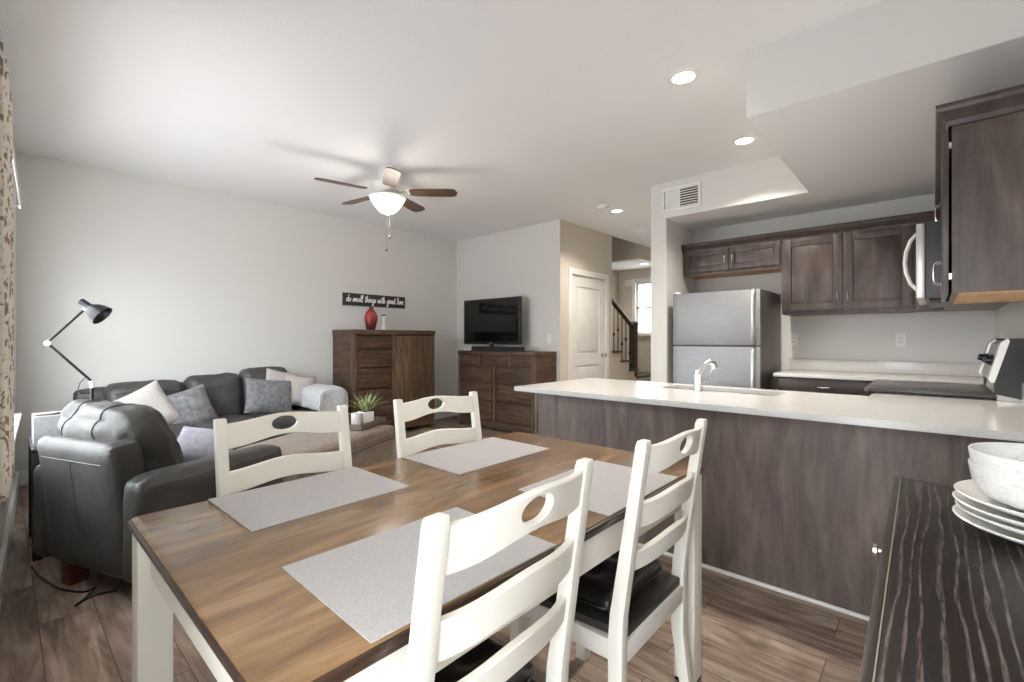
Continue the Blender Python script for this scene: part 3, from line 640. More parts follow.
# microwave over the range
t = thing('microwave', 'over-range microwave with white front and curved white handle', 'microwave', (3.44, 0, 1.43))
b = MB(); b.box(0, 0.72, YR + 0.005, 0.035, 0, 0.42, 0.004); b.build('body', flat('microwave_body', (72, 72, 76), 0.4, 0.4), t)
b = MB(); b.box(-0.003, 0.53, 0.037, 0.075, 0.005, 0.418, 0.006); d = b.build('door', 'applwhite', t)
b = MB(); b.box(0.09, 0.45, 0.0745, 0.077, 0.08, 0.35); b.build('window', 'cooktop', d, smooth=False)
b = MB(); b.tube([(0.025, 0.07, 0.05), (0.025, 0.10, 0.09), (0.025, 0.118, 0.15), (0.025, 0.124, 0.21), (0.025, 0.118, 0.27), (0.025, 0.10, 0.33), (0.025, 0.07, 0.37)], 0.010, 10); b.build('handle', 'applwhite', d)
b = MB(); b.box(0.535, 0.72, 0.037, 0.075, 0.005, 0.418, 0.006); p = b.build('control_panel', 'applwhite', t)
b = MB(); b.box(0.555, 0.70, 0.0745, 0.0765, 0.33, 0.38); b.build('display', 'black', p, smooth=False)
b = MB(); b.box(0.03, 0.69, YR + 0.05, 0.02, -0.018, 0.0, 0.004); b.build('vent_grille', 'black', t)

# range
t = thing('range', 'freestanding electric range with black glass cooktop against the right wall', 'stove', (3.425, 0, 0))
W_ = 0.75; YB = YR + 0.01
b = MB(); b.box(0.0, W_, YB + 0.02, 0.255, 0.02, 0.895, 0.004); b.build('body', 'rangegrey', t)
b = MB(); b.box(0.0, W_, YB + 0.09, 0.29, 0.900, 0.922, 0.005); b.build('cooktop', 'cooktop', t)
b = MB(); b.box(0.0, W_, 0.285, 0.305, 0.893, 0.921, 0.006); b.build('front_trim', 'rangegrey', t)
b = MB(); b.box(0.01, W_ - 0.01, 0.256, 0.285, 0.2, 0.86, 0.006); d = b.build('oven_door', 'rangegrey', t)
b = MB(); b.tube([(0.06, 0.28, 0.80), (0.06, 0.325, 0.80), (0.08, 0.33, 0.80), (W_ - 0.08, 0.33, 0.80), (W_ - 0.06, 0.325, 0.80), (W_ - 0.06, 0.28, 0.80)], 0.011, 8); b.build('handle', 'nickel', d)
b = MB(); b.box(0.01, W_ - 0.01, 0.256, 0.28, 0.03, 0.19, 0.005); b.build('storage_drawer', 'rangegrey', t)
b = MB(); b.prism([(YB, 0.88), (YB, 1.0), (YB + 0.085, 1.0), (YB + 0.10, 0.922), (YB + 0.095, 0.88)], 'X', 0.0, W_); b.build('riser', flat('range_steel', (170, 168, 164), 0.3, 0.7), t, smooth=False)
b = MB(); b.prism([(YB, 0.985), (YB, 1.195), (YB + 0.045, 1.20), (YB + 0.075, 1.18), (YB + 0.12, 1.0), (YB + 0.115, 0.985)], 'X', 0.05, W_ - 0.05); bgd = b.build('backguard', flat('range_panel', (150, 146, 138), 0.35, 0.5), t, smooth=False)
for x0, x1 in ((0.03, 0.056), (W_ - 0.056, W_ - 0.03)):
    b = MB(); b.prism([(YB + 0.052, 1.195), (YB + 0.058, 1.21), (YB + 0.085, 1.185), (YB + 0.128, 1.0), (YB + 0.118, 0.98), (YB + 0.105, 0.985)], 'X', x0 - 0.034, x1 + 0.034); b.build('end_trim', 'applwhite', bgd, smooth=False)
    b = MB(); b.prism([(YB, 0.90), (YB, 1.21), (YB + 0.06, 1.21), (YB + 0.108, 0.985), (YB + 0.103, 0.96), (YB + 0.104, 0.924)], 'X', x0 - (0.032 if x0 < 0.3 else 0.0), x1 + (0.032 if x0 > 0.3 else 0.0)); b.build('end_cap', 'black', bgd, smooth=False)
nb = Vector((0, 0.18, 0.045)).normalized()
for kx_ in (0.10, 0.22, 0.53, 0.65):
    b = MB(); c0 = Vector((kx_, YB + 0.098, 1.09)); b.tube([c0, c0 + nb * 0.012, c0 + nb * 0.014, c0 + nb * 0.036], [0.028, 0.028, 0.021, 0.018], 16); b.build('knob', 'black', bgd)
b = MB(); b.prism([(YB + 0.0935, 1.12), (YB + 0.0975, 1.12), (YB + 0.1085, 1.06), (YB + 0.105, 1.06)], 'X', 0.29, 0.46); b.build('display', 'black', bgd, smooth=False)
for (x, y, r) in ((0.2, 0.12, 0.1), (0.55, 0.12, 0.085), (0.2, -0.12, 0.075), (0.55, -0.12, 0.1)):
    b = MB(); b.tube([(x + r * math.cos(2 * math.pi * k / 40), y + r * math.sin(2 * math.pi * k / 40), 0.9222) for k in range(41)], 0.0009, 6); b.build('burner_ring', flat('burner_print', (79, 76, 73), 0.3), t)

# base cabinets along the back wall and their worktop
t = thing('base_cabinet', 'dark wooden base cabinet with top drawers right of the refrigerator', 'cabinet', (0, 0, 0))
b = MB(); b.box(4.56, XW - 0.001, YR + 0.002, 1.01, 0.10, HB - TC); b.box(4.62, XW - 0.001, YR + 0.002, 1.01, 0.0, 0.10); b.build('carcass', 'cab', t, smooth=False)
FB = lambda u, v, n: (4.56 - n, u, v)
for a, c in ((0.32, 1.0), (-0.325, 0.31)):
    d = shaker(FB, a, c, 0.74, 0.87, 'caby', t, 'drawer', flatp=True); pull(FB, (a + c) / 2, 0.81, 0.11, False, d)
    m_ = (a + c) / 2
    for u0, u1, h in ((a, m_ - 0.002, m_ - 0.04), (m_ + 0.002, c, m_ + 0.04)):
        d = shaker(FB, u0, u1, 0.12, 0.73, 'cab', t); pull(FB, h, 0.64, 0.10, True, d)
t = thing('back_worktop', 'white quartz worktop with low backsplash along the back kitchen wall', 'worktop', (0, 0, HB))
b = MB(); b.prism([(4.50, 1.03), (4.50, YF), (XR1, YF), (XR1, YR + 0.003), (XW - 0.002, YR + 0.003), (XW - 0.002, 1.03)], 'Z', -TC, 0.0, 0.003); b.build('slab', 'quartz', t)
b = MB(); b.box(XW - 0.022, XW - 0.001, YR + 0.003, 1.03, 0.0005, 0.105, 0.003); b.box(XR1, XW - 0.022, YR + 0.002, YR + 0.022, 0.0005, 0.105, 0.003); b.build('backsplash', 'quartz', t)
t = thing('corner_base_cabinet', 'wooden corner base cabinet between the range and the back counter', 'cabinet', (0, 0, 0))
b = MB(); b.box(XR1 + 0.005, 4.555, YR + 0.005, 0.22, 0.10, HB - TC); b.box(XR1 + 0.005, 4.555, YR + 0.005, 0.15, 0, 0.1); b.build('carcass', 'cab', t, smooth=False)
d = shaker(lambda u, v, n: (u, 0.22 + n, v), XR1 + 0.01, 4.53, 0.12, 0.87, 'cab', t)
pull(lambda u, v, n: (u, 0.22 + n, v), XR1 + 0.06, 0.7, 0.1, True, d)
t = thing('side_base_cabinet', 'wooden base cabinet between the peninsula and the range', 'cabinet', (0, 0, 0))
b = MB(); b.box(3.195, 3.415, YR + 0.005, 0.22, 0.10, HC - TC); b.box(3.195, 3.415, YR + 0.005, 0.15, 0, 0.1); b.build('carcass', 'cab', t, smooth=False)
d = shaker(lambda u, v, n: (u, 0.22 + n, v), 3.20, 3.41, 0.12, 0.87, 'cab', t)
pull(lambda u, v, n: (u, 0.22 + n, v), 3.24, 0.7, 0.1, True, d)

# ------------------------------------------------------------------ dining table
TX0, TX1, TY0, TY1, TZ = 0.212, 1.692, 0.602, 1.497, 0.76
t = thing('dining_table', 'rectangular dining table with brown wooden top and white legs', 'table', ((TX0 + TX1) / 2, (TY0 + TY1) / 2, 0))
hx, hy = (TX1 - TX0) / 2, (TY1 - TY0) / 2
def rrect(x, y, r, n=5):
    out = []
    for cx, cy, a0 in ((x - r, y - r, 0), (-x + r, y - r, 90), (-x + r, -y + r, 180), (x - r, -y + r, 270)):
        for k in range(n + 1): a = R(a0 + 90 * k / n); out.append((cx + r * math.cos(a), cy + r * math.sin(a)))
    return out
b = MB(); b.prism(rrect(hx - 0.006, hy - 0.006, 0.02), 'Z', TZ - 0.008, TZ, 0.003); top = b.build('tabletop', 'table', t)
b = MB(); b.prism(rrect(hx, hy, 0.025), 'Z', TZ - 0.019, TZ - 0.0045, 0.005); b.prism(rrect(hx - 0.008, hy - 0.008, 0.02), 'Z', TZ - 0.032, TZ - 0.019, 0.003); b.build('edge_moulding', 'tableedge', top)
for sx in (-1, 1):
    for sy in (-1, 1):
        b = MB(); x, y = sx * (hx - 0.046), sy * (hy - 0.046)
        b.prism([(x - 0.036, y - 0.036), (x + 0.036, y - 0.036), (x + 0.036, y + 0.036), (x - 0.036, y + 0.036)], 'Z', 0.012, TZ - 0.032, 0.004)
        lg = b.build('leg', 'chairwhite', t)
        b = MB(); b.box(x - 0.034, x + 0.034, y - 0.034, y + 0.034, 0, 0.012); b.build('foot_pad', 'black', lg, smooth=False)
for s in (-1, 1):
    b = MB(); b.box(-hx + 0.09, hx - 0.09, s * (hy - 0.045) - 0.011, s * (hy - 0.045) + 0.011, 0.63, TZ - 0.032, 0.002); b.build('apron', 'chairwhite', t)
    b = MB(); b.box(s * (hx - 0.045) - 0.011, s * (hx - 0.045) + 0.011, -hy + 0.09, hy - 0.09, 0.63, TZ - 0.032, 0.002); b.build('apron', 'chairwhite', t)
# placemats
def placemat(x0, x1, y0, y1, rz, label):
    b = MB(); w2, h2 = (x1 - x0) / 2, (y1 - y0) / 2
    b.prism([(-w2, -h2), (w2, -h2), (w2, h2), (-w2, h2)], 'Z', 0, 0.0025)
    o = b.build('placemat', 'mat', None, False, ((x0 + x1) / 2, (y0 + y1) / 2, TZ + 0.0004), (0, 0, rz)); tag(o, label, 'placemat', 'placemats on the dining table')
placemat(0.39, 0.832, 1.172, 1.492, R(0.6), 'grey woven placemat in front of the far chair nearest the leather armchair')
placemat(1.017, 1.502, 1.155, 1.482, R(-0.2), 'grey woven placemat in front of the far chair nearest the television dresser')
placemat(0.368, 0.81, 0.608, 0.938, R(-0.8), 'grey woven placemat in front of the nearest white chair')
placemat(1.03, 1.468, 0.608, 0.912, R(0.4), 'grey woven placemat in front of the chair beside the peninsula')

# dining chairs: local frame faces +Y
def post_y(z): return -0.19 + 0.015 * min(z, 0.25) / 0.25 if z < 0.45 else -0.175 - 0.075 * (z - 0.45) / 0.5
def rail_mesh(z_top, z_bot, arch_t, arch_b, hole=None, bow=0.028, th=0.018, w=0.193):
    b = MB(); bm = b.b
    xs = set(-w + 2 * w * i / 28 for i in range(29))
    if hole:
        xs = {x for x in xs if abs(abs(x) - hole[0]) > 0.006}
        for k in range(13): xs.add(-hole[0] * math.cos(math.pi * k / 12))
    xs = sorted(xs)
    def zt(x): return z_top + arch_t * (0.5 + 0.5 * math.cos(math.pi * min(1, abs(x) / w * 1.15)))
    def zb(x): return z_bot + arch_b * (0.5 + 0.5 * math.cos(math.pi * min(1, abs(x) / w * 1.15)))
    def pos(x, z, s): return (x, post_y(z) - bow * (1 - (x / w) ** 2) + s * th / 2, z)
    cols = []
    for x in xs:
        zz = [zb(x), zt(x)]
        if hole and abs(x) <= hole[0] + 1e-9:
            q = hole[1] * math.sqrt(max(0, 1 - (x / hole[0]) ** 2)); zz = [zb(x), hole[2] - q, hole[2] + q, zt(x)]
        fr_ = []; bk = []
        for i, z in enumerate(zz):
            if len(zz) == 4 and i == 2 and abs(zz[2] - zz[1]) < 1e-6: fr_.append(fr_[1]); bk.append(bk[1]); continue
            fr_.append(bm.verts.new(pos(x, z, 1))); bk.append(bm.verts.new(pos(x, z, -1)))
        cols.append((fr_, bk))
    def quad(*v):
        v = list(dict.fromkeys(v))
        if len(v) >= 3: bm.faces.new(v)
    for (f0, k0), (f1, k1) in zip(cols, cols[1:]):
        if len(f0) == 4 and len(f1) == 4:
            segs = (((0, 0), (1, 1)), ((2, 2), (3, 3)))
            for (a0, a1), (c0, c1) in segs:
                quad(f0[a0], f1[a1], f1[c1], f0[c0]); quad(k0[c0], k1[c1], k1[a1], k0[a0])
            quad(f0[1], f1[1], k1[1], k0[1]); quad(f0[2], k0[2], k1[2], f1[2])
        elif len(f0) == 2 and len(f1) == 2:
            quad(f0[0], f1[0], f1[1], f0[1]); quad(k0[1], k1[1], k1[0], k0[0])
        elif len(f0) == 2:
            bm.faces.new((f0[0], f1[0], f1[1], f1[3], f0[1])); bm.faces.new((k0[0], k0[1], k1[3], k1[1], k1[0]))
        else:
            bm.faces.new((f0[0], f1[0], f1[1], f0[3], f0[1])); bm.faces.new((k0[0], k0[1], k0[3], k1[1], k1[0]))
        quad(f0[-1], f1[-1], k1[-1], k0[-1]); quad(f0[0], k0[0], k1[0], f1[0])
    for f_, k_ in (cols[0], cols[-1]): bm.faces.new((f_[0], f_[-1], k_[-1], k_[0]))
    bmesh.ops.recalc_face_normals(bm, faces=bm.faces[:])
    es = [e for e in bm.edges if len(e.link_faces) == 2 and e.calc_face_angle() > 0.9]
    bmesh.ops.bevel(bm, geom=es, offset=0.0022, segments=1, affect='EDGES')
    return b
def make_chair(label):
    t = thing('dining_chair', label, 'chair', (0, 0, 0), 0, 'white dining chairs')
    for s in (-1, 1):
        b = MB(); zs = [0.0, 0.12, 0.25, 0.40, 0.48, 0.60, 0.72, 0.84, 0.935, 0.95]
        dpt = [0.030, 0.034, 0.040, 0.042, 0.040, 0.036, 0.033, 0.031, 0.030, 0.024]
        pts = [(post_y(z) - d / 2 - (0.02 * (1 - z / 0.25) if z < 0.25 else 0), z) for z, d in zip(zs, dpt)] + [(post_y(z) + d / 2 - (0.02 * (1 - z / 0.25) if z < 0.25 else 0), z) for z, d in reversed(list(zip(zs, dpt)))]
        b.prism(pts, 'X', s * 0.208 - 0.0165, s * 0.208 + 0.0165, 0.004); b.build('rear_post', 'chairwhite', t)
    for s in (-1, 1):
        b = MB(); x, y = s * 0.19, 0.185
        b.prism([(x - 0.02, y - 0.02), (x + 0.02, y - 0.02), (x + 0.02, y + 0.02), (x - 0.02, y + 0.02)], 'Z', 0, 0.40, 0.003); b.build('front_leg', 'chairwhite', t)
    rail_mesh(0.931, 0.853, 0.012, 0.018, (0.045, 0.0245, 0.909)).build('crest_rail', 'chairwhite', t)
    rail_mesh(0.780, 0.712, 0.012, 0.012).build('back_rail', 'chairwhite', t)
    rail_mesh(0.648, 0.594, 0.014, 0.010).build('back_rail', 'chairwhite', t)
    for y0, y1, x0, x1 in ((-0.195, -0.17, -0.19, 0.19), (0.18, 0.2, -0.17, 0.17), (-0.16, 0.17, -0.212, -0.19), (-0.16, 0.17, 0.19, 0.212)):
        b = MB(); b.box(x0, x1, y0, y1, 0.35, 0.405, 0.003); b.build('seat_rail', 'chairwhite', t)
    b = MB(); b.prism([(-0.188, -0.188), (0.188, -0.188), (0.215, 0.19), (0.19, 0.215), (-0.19, 0.215), (-0.215, 0.19)], 'Z', 0.405, 0.43, 0.006); b.build('seat', flat('dark_seat', (52, 48, 45), 0.4) if 'dark_seat' not in bpy.data.materials else bpy.data.materials['dark_seat'], t)
    return t
ch = make_chair('white ladder-back dining chair nearest the camera, its back to the camera'); ch.location = (0.623, 0.793, 0); ch.rotation_euler = (0, 0, R(2.5))
for (x, y, rz, lab) in ((1.302, 0.798, R(1.0), 'white ladder-back dining chair with black cushion at the table end beside the peninsula'), (0.684, 1.45, R(180), 'white dining chair on the far side of the table in front of the armchair'), (1.334, 1.43, R(177), 'white dining chair on the far side of the table in front of the wooden chest')):
    c = copy_tree(ch); c.location = (x, y, 0); c.rotation_euler = (0, 0, rz); c['label'] = lab
def seat_pad(x, y, rz, label, seed):
    t = thing('chair_cushion', label, 'cushion', (x, y, 0.431), rz, 'black chair cushions')
    def warp(p):
        d = 0
        for (cx, cy) in ((-0.07, -0.06), (0.07, -0.06), (-0.07, 0.07), (0.07, 0.07)):
            r2 = (p.x - cx) ** 2 + (p.y - cy) ** 2; d += 0.016 * math.exp(-r2 / 0.0011)
        return Vector((p.x, p.y, p.z - d * (1 if p.z > 0 else 0)))
    b = MB(); b.soft(0.178, 0.178, 0.026, 0.0255, (0, 0, 0.012), 0.004, seed, 22, Matrix.Translation((0, 0.0, 0.03)), warp); b.build('pad', 'padleather', t)
    b = MB(); ps = [(x_, y_, 0.026) for x_, y_ in rrect(0.181, 0.181, 0.05, 6)]; b.tube(ps + [ps[0], ps[1]], 0.005, 6); b.build('piping', 'padleather', t)
seat_pad(0.630, 0.833, R(2.5), 'black tufted leather cushion on the nearest white chair', 1)
seat_pad(1.302, 0.838, R(1), 'black tufted leather cushion on the chair beside the peninsula', 5)

# ------------------------------------------------------------------ console with dishes (right foreground)
t = thing('console_cabinet', 'dark limed-grain wooden console in the right foreground', 'sideboard', (0, 0, 0), 0)
t.location = (0.0, 0.0, 0); CZ = 0.85
x0, x1 = 0.32, 1.565; cs = math.tan(R(0.9)); yA, yB_ = 0.05, -0.335
b = MB(); b.prism([(x0, yB_), (x1, yB_), (x1, 0.062), (x0, 0.040)], 'Z', CZ - 0.022, CZ, 0.0015); tp = b.build('top', 'console', t)
b = MB(); b.prism([(x0, 0.0407), (x1, 0.0627), (x1, 0.0645), (x0, 0.0425)], 'Z', CZ - 0.021, CZ + 0.0004); b.build('inlay', 'gold', tp, smooth=False)
b = MB(); b.prism([(x0, 0.0425), (x1, 0.0645), (x1, 0.077), (x0, 0.053)], 'Z', CZ - 0.17, CZ - 0.0005, 0.001); dw = b.build('drawer', 'consoleedge', t)
b = MB(); b.prism([(x0, yB_ + 0.005), (x1 - 0.005, yB_ + 0.005), (x1 - 0.005, 0.045), (x0, 0.035)], 'Z', 0.09, CZ - 0.023); b.build('carcass', 'consoleedge', t, smooth=False)
for xx in (x0 + 0.04, x1 - 0.05):
    for yy in (yB_ + 0.05, 0.0): b = MB(); b.box(xx - 0.025, xx + 0.025, yy - 0.025, yy + 0.025, 0, 0.09, 0.003); b.build('leg', 'consoleedge', t)
b = MB(); b.prism([(x0 + 0.02, 0.034), (x1 - 0.02, 0.046), (x1 - 0.02, 0.066), (x0 + 0.02, 0.05)], 'Z', 0.11, CZ - 0.18, 0.002); b.build('door', 'consoleedge', t)
for kx in (1.15, 0.6):
    b = MB(); yk = 0.053 + (kx - x0) * 0.0193 - 0.001; b.tube([(kx, yk, 0.795), (kx, yk + 0.012, 0.795), (kx, yk + 0.014, 0.795), (kx, yk + 0.02, 0.795), (kx, yk + 0.022, 0.795)], [0.005, 0.005, 0.012, 0.012, 0.006], 14); b.build('knob', 'nickel', dw)
PX, PY = 1.252, -0.168
def plate_prof(): return [(0.0, 0.0), (0.075, 0.0), (0.08, 0.002), (0.11, 0.010), (0.138, 0.021), (0.14, 0.024), (0.137, 0.0255), (0.108, 0.0145), (0.08, 0.0065), (0.0, 0.005)]
pl0 = None
ords = ['bottom dinner plate', 'second dinner plate from the bottom', 'third dinner plate from the bottom', 'top dinner plate']
for k in range(4):
    if pl0 is None: b = MB(); b.lathe(plate_prof(), seg=64); pl0 = b.build('dinner_plate', 'ceramic'); o = pl0
    else: o = pl0.copy(); C.objects.link(o)
    o.location = (PX + (0.0, 0.003, -0.002, 0.002)[k], PY + (0.002, -0.002, 0.002, 0.0)[k], CZ + 0.0006 + k * 0.0148)
    tag(o, 'white %s in the stack on the dark console' % ords[k], 'plate', 'stacked white plates')
bp = [(0.0, 0.0), (0.05, 0.0), (0.056, 0.002), (0.09, 0.016), (0.105, 0.04), (0.11, 0.072), (0.109, 0.0745), (0.106, 0.073), (0.1, 0.042), (0.086, 0.021), (0.05, 0.0065), (0.0, 0.005)]
b = MB(); b.lathe(bp, seg=64); bo = b.build('bowl', 'emboss', None, True, (PX - 0.002, PY + 0.01, CZ + 0.0515)); tag(bo, 'lower white embossed bowl resting on the plate stack', 'bowl', 'stacked white bowls')
bo2 = bo.copy(); C.objects.link(bo2); bo2.location = (PX - 0.002, PY + 0.01, CZ + 0.0765); bo2['label'] = 'upper white bowl nested in another on the plate stack'

# ------------------------------------------------------------------ curtain
t = thing('curtain', 'beige and brown patterned curtain panel hanging at the left window', 'curtain', (0, 0, 0))
def curt(off, amp, y0, y1, z0, z1, ph=0):
    def fn(u, v):
        y = y0 + (y1 - y0) * u; z = z0 + (z1 - z0) * v
        return (wx(y) + 0.052 + off + amp * math.sin(u * 2 * math.pi * 5 + ph) * (0.8 + 0.2 * (1 - v)), y + 0.01 * math.sin(v * 5), z)
    return fn
b = MB(); b.grid(curt(0.0, 0.028, 2.02, 2.5, 0.72, 2.07, 2.2), 80, 14); pn = b.build('panel', 'curtain', t)
m_ = pn.modifiers.new('thick', 'SOLIDIFY'); m_.thickness = 0.004
b = MB(); b.grid(curt(-0.012, 0.018, 2.06, 2.52, 0.73, 2.06, 2.0), 60, 12); ln = b.build('lining', 'lining', t); m_ = ln.modifiers.new('thick', 'SOLIDIFY'); m_.thickness = 0.003
t = thing('curtain_rod', 'thin metal curtain rod above the left window', 'curtain rod', (0, 0, 0))
b = MB(); b.tube([(wx(1.98) + 0.052, 1.98, 2.085), (wx(4.5) + 0.052, 4.5, 2.085)], 0.008, 10); b.build('rod', 'nickel', t)
for y in (2.0, 4.46):
    b = MB(); b.tube([(wx(y) - 0.002, y, 2.085), (wx(y) + 0.052, y, 2.085)], 0.006, 8); b.build('bracket', 'nickel', t)
    b = MB(); b.lathe([(0.004, -0.01), (0.014, 0), (0.004, 0.01)], (wx(y) + 0.052, y - 0.025 if y < 3 else y + 0.045, 2.085), 12); b.build('finial', 'nickel', t)

# ------------------------------------------------------------------ leather armchair (faces +X locally)
A0 = (0.276, 2.945); AR = R(21)
t = thing('armchair', 'grey leather armchair with loose back cushion turned away from the camera', 'armchair', (A0[0], A0[1], 0), AR)
T = Matrix.Translation
lean = Matrix.Rotation(R(-6), 4, 'Y')
b = MB(); b.soft(0.075, 0.295, 0.315, 0.04, (0.003, 0, 0.006), 0.004, 3, 14, T((0.045, 0.025, 0.425)) @ lean); bk = b.build('back', 'leather', t)
def on_back(y, z):
    ok, h_, n_, _ = bk.ray_cast(Vector((-0.6, y, z)), Vector((1, 0, 0)))
    return h_ + n_ * 0.0005 if ok else None
b = MB(); q1 = [p for p in (on_back(-0.26 + 0.057 * k, 0.645) for k in range(11)) if p]; q2 = [p for p in (on_back(0.025, 0.64 - 0.05 * k) for k in range(10)) if p]
b.tube(q1, 0.003, 6); b.tube(q2, 0.003, 6); b.build('seam', 'leather', bk)
for s in (-1, 1):
    b = MB(); b.soft(0.385, 0.075, 0.235, 0.045, (0, 0.01, 0.012), 0.006, 5 + s, 12, T((0.36, s * 0.355, 0.355)))
    ar = b.build('arm', 'leather', t)
    def on_arm(x, z):
        ok, h_, n_, _ = ar.ray_cast(Vector((x, s * 1.0, z)), Vector((0, -s, 0)))
        return h_ + n_ * 0.0005 if ok else None
    b = MB(); b.tube([p for p in (on_arm(0.02 + 0.068 * k, 0.555) for k in range(11)) if p], 0.003, 6); b.tube([p for p in (on_arm(0.30, 0.56 - 0.045 * k) for k in range(10)) if p], 0.003, 6); b.build('seam', 'leather', ar)
b = MB(); b.soft(0.33, 0.285, 0.10, 0.03, (0, 0, 0), 0.0, 1, 8, T((0.40, 0, 0.23))); b.build('base', 'leatherdark', t)
b = MB(); b.soft(0.31, 0.278, 0.075, 0.05, (0.01, 0, 0.02), 0.006, 2, 12, T((0.44, 0, 0.385))); b.build('seat_cushion', 'leather', t)
def hang(p): return Vector((p.x - 0.10 * max(0, p.z) ** 1.0 * 1.2 + 0.02, p.y, p.z))
b = MB(); b.soft(0.11, 0.30, 0.215, 0.095, (0.035, 0.01, 0.012), 0.02, 11, 18, T((0.15, 0.06, 0.665)) @ Matrix.Rotation(R(-14), 4, 'Y'), hang); cu = b.build('back_cushion', 'leather', t)
b = MB()
cu.data.update()
for yy in (-0.06, 0.19):
    pts = []
    for zz_ in range(61):
        a = R(-20 + 195 * zz_ / 60); o_ = Vector((0.14, yy, 0.68)); dv = Vector((math.cos(a), 0, math.sin(a)))
        ok, hit, nn_, _ = cu.ray_cast(o_ + dv * 0.8, -dv)
        if ok: pts.append(hit + nn_ * 0.0022)
    if len(pts) > 2: b.tube(pts, 0.003, 6)
b.build('seam', 'leather', cu)
for fx, ly in ((0.06, 0.22), (0.09, -0.33), (0.68, 0.33), (0.68, -0.33)):
    b = MB(); b.prism([(fx - 0.04, ly - 0.04), (fx + 0.04, ly - 0.04), (fx + 0.04, ly + 0.04), (fx - 0.04, ly + 0.04)], 'Z', 0, 0.14, 0.003); b.build('leg', 'legwood', t)
# cushion on the armchair
def ap(f_, l_, z): return (A0[0] + f_ * math.cos(AR) - l_ * math.sin(AR), A0[1] + f_ * math.sin(AR) + l_ * math.cos(AR), z)
def scatter(name, label, loc, rot, w_, h_, t_, mat, seed, fringe=None):
    b = MB(); b.pillow(w_, h_, t_, seed); o = b.build(name, mat, None, True, loc, rot); tag(o, label, 'cushion', 'scatter cushions')
    if fringe:
        b = MB()
        rg = random.Random(seed)
        for k in range(34):
            z = -h_ / 2 + h_ * k / 33
            b.tube([(w_ / 2 - 0.015, 0, z), (w_ / 2 + 0.012, rg.uniform(-0.01, 0.01), z + rg.uniform(-0.006, 0.006)), (w_ / 2 + 0.03, rg.uniform(-0.02, 0.02), z - 0.01)], 0.0035, 5)
        b.build('fringe', 'throw', o)
    return o
scatter('throw_pillow', 'lavender-grey fringed cushion lying on the leather armchair', ap(0.58, 0.06, 0.575), (R(-48), R(8), AR + R(-60)), 0.30, 0.26, 0.11, 'lavender', 21, True)

# ------------------------------------------------------------------ sofa
SX, SY = 0.40, 4.63
t = thing('sofa', 'charcoal leather three-seat sofa against the living room wall', 'sofa', (SX, SY, 0))
L = 2.05; D = 0.9
b = MB(); b.soft(L / 2 - 0.02, 0.42, 0.13, 0.03, (0, 0, 0), 0, 1, 10, T((L / 2, 0.46, 0.19))); b.build('base', 'leatherdark', t)
b = MB(); b.soft(L / 2 - 0.02, 0.10, 0.30, 0.06, (0, 0, 0.005), 0.004, 2, 14, T((L / 2, 0.80, 0.48))); b.build('back', 'leatherdark', t)
for i, s in enumerate((0, 1)):
    b = MB(); b.soft(0.11, 0.43, 0.28, 0.07, (0.01, 0.005, 0.012), 0.006, 3 + i, 12, T((0.11 if s == 0 else L - 0.11, 0.45, 0.34))); b.build('arm', 'leatherdark', t)
cw = (L - 0.44) / 3
for i in range(3):
    b = MB(); b.soft(cw / 2 - 0.003, 0.34, 0.08, 0.05, (0, 0.012, 0.018), 0.006, 31 + i, 12, T((0.22 + cw * (i + 0.5), 0.36, 0.365))); b.build('seat_cushion', 'leatherdark', t)
for i, (a, c) in enumerate(((0.20, 0.79), (0.79, 1.28), (1.28, 1.75))):
    b = MB(); b.soft((c - a) / 2 - 0.003, 0.12, 0.24, 0.075, (0, 0.035, 0.018), 0.012, 41 + i, 14, T(((a + c) / 2, 0.70, (0.565, 0.60, 0.648)[i])) @ Matrix.Rotation(R(-9), 4, 'X')); cu = b.build('back_cushion', 'leatherdark', t)
    b = MB(); xa = a + 0.06; xb = c - 0.06; b.tube([(xa + (xb - xa) * k / 8, 0.555 + 0.003 * abs(k - 4), 0.75 - 0.004 * abs(k - 4)) for k in range(9)], 0.004, 6); b.build('seam', 'leatherdark', cu)
for fx in (0.08, L - 0.08):
    for fy in (0.1, 0.82): b = MB(); b.box(fx - 0.03, fx + 0.03, fy - 0.03, fy + 0.03, 0, 0.075, 0.003); b.build('leg', 'legwood', t)
scatter('throw_pillow', 'cream square cushion leaning at the left end of the sofa', (0.83, 5.0, 0.575), (R(-20), R(-26), R(8)), 0.44, 0.42, 0.16, 'creampillow', 1)
scatter('throw_pillow', 'mottled grey velvet cushion beside the cream one on the sofa', (1.16, 5.03, 0.565), (R(-20), R(-14), R(10)), 0.40, 0.38, 0.15, 'velvet', 2)
scatter('throw_pillow', 'blue-grey damask cushion on the right seat of the sofa', (1.85, 5.02, 0.625), (R(-18), R(7), R(-4)), 0.46, 0.36, 0.15, 'damask', 3)
scatter('throw_pillow', 'beige cushion between the damask cushion and the throw', (2.19, 5.06, 0.65), (R(-16), R(6), R(0)), 0.34, 0.33, 0.14, 'beigepillow', 4)
scatter('throw_pillow', 'pale cushion tucked behind the damask and beige cushions', (2.02, 5.18, 0.70), (R(-14), R(14), R(0)), 0.34, 0.34, 0.09, 'creampillow', 6)
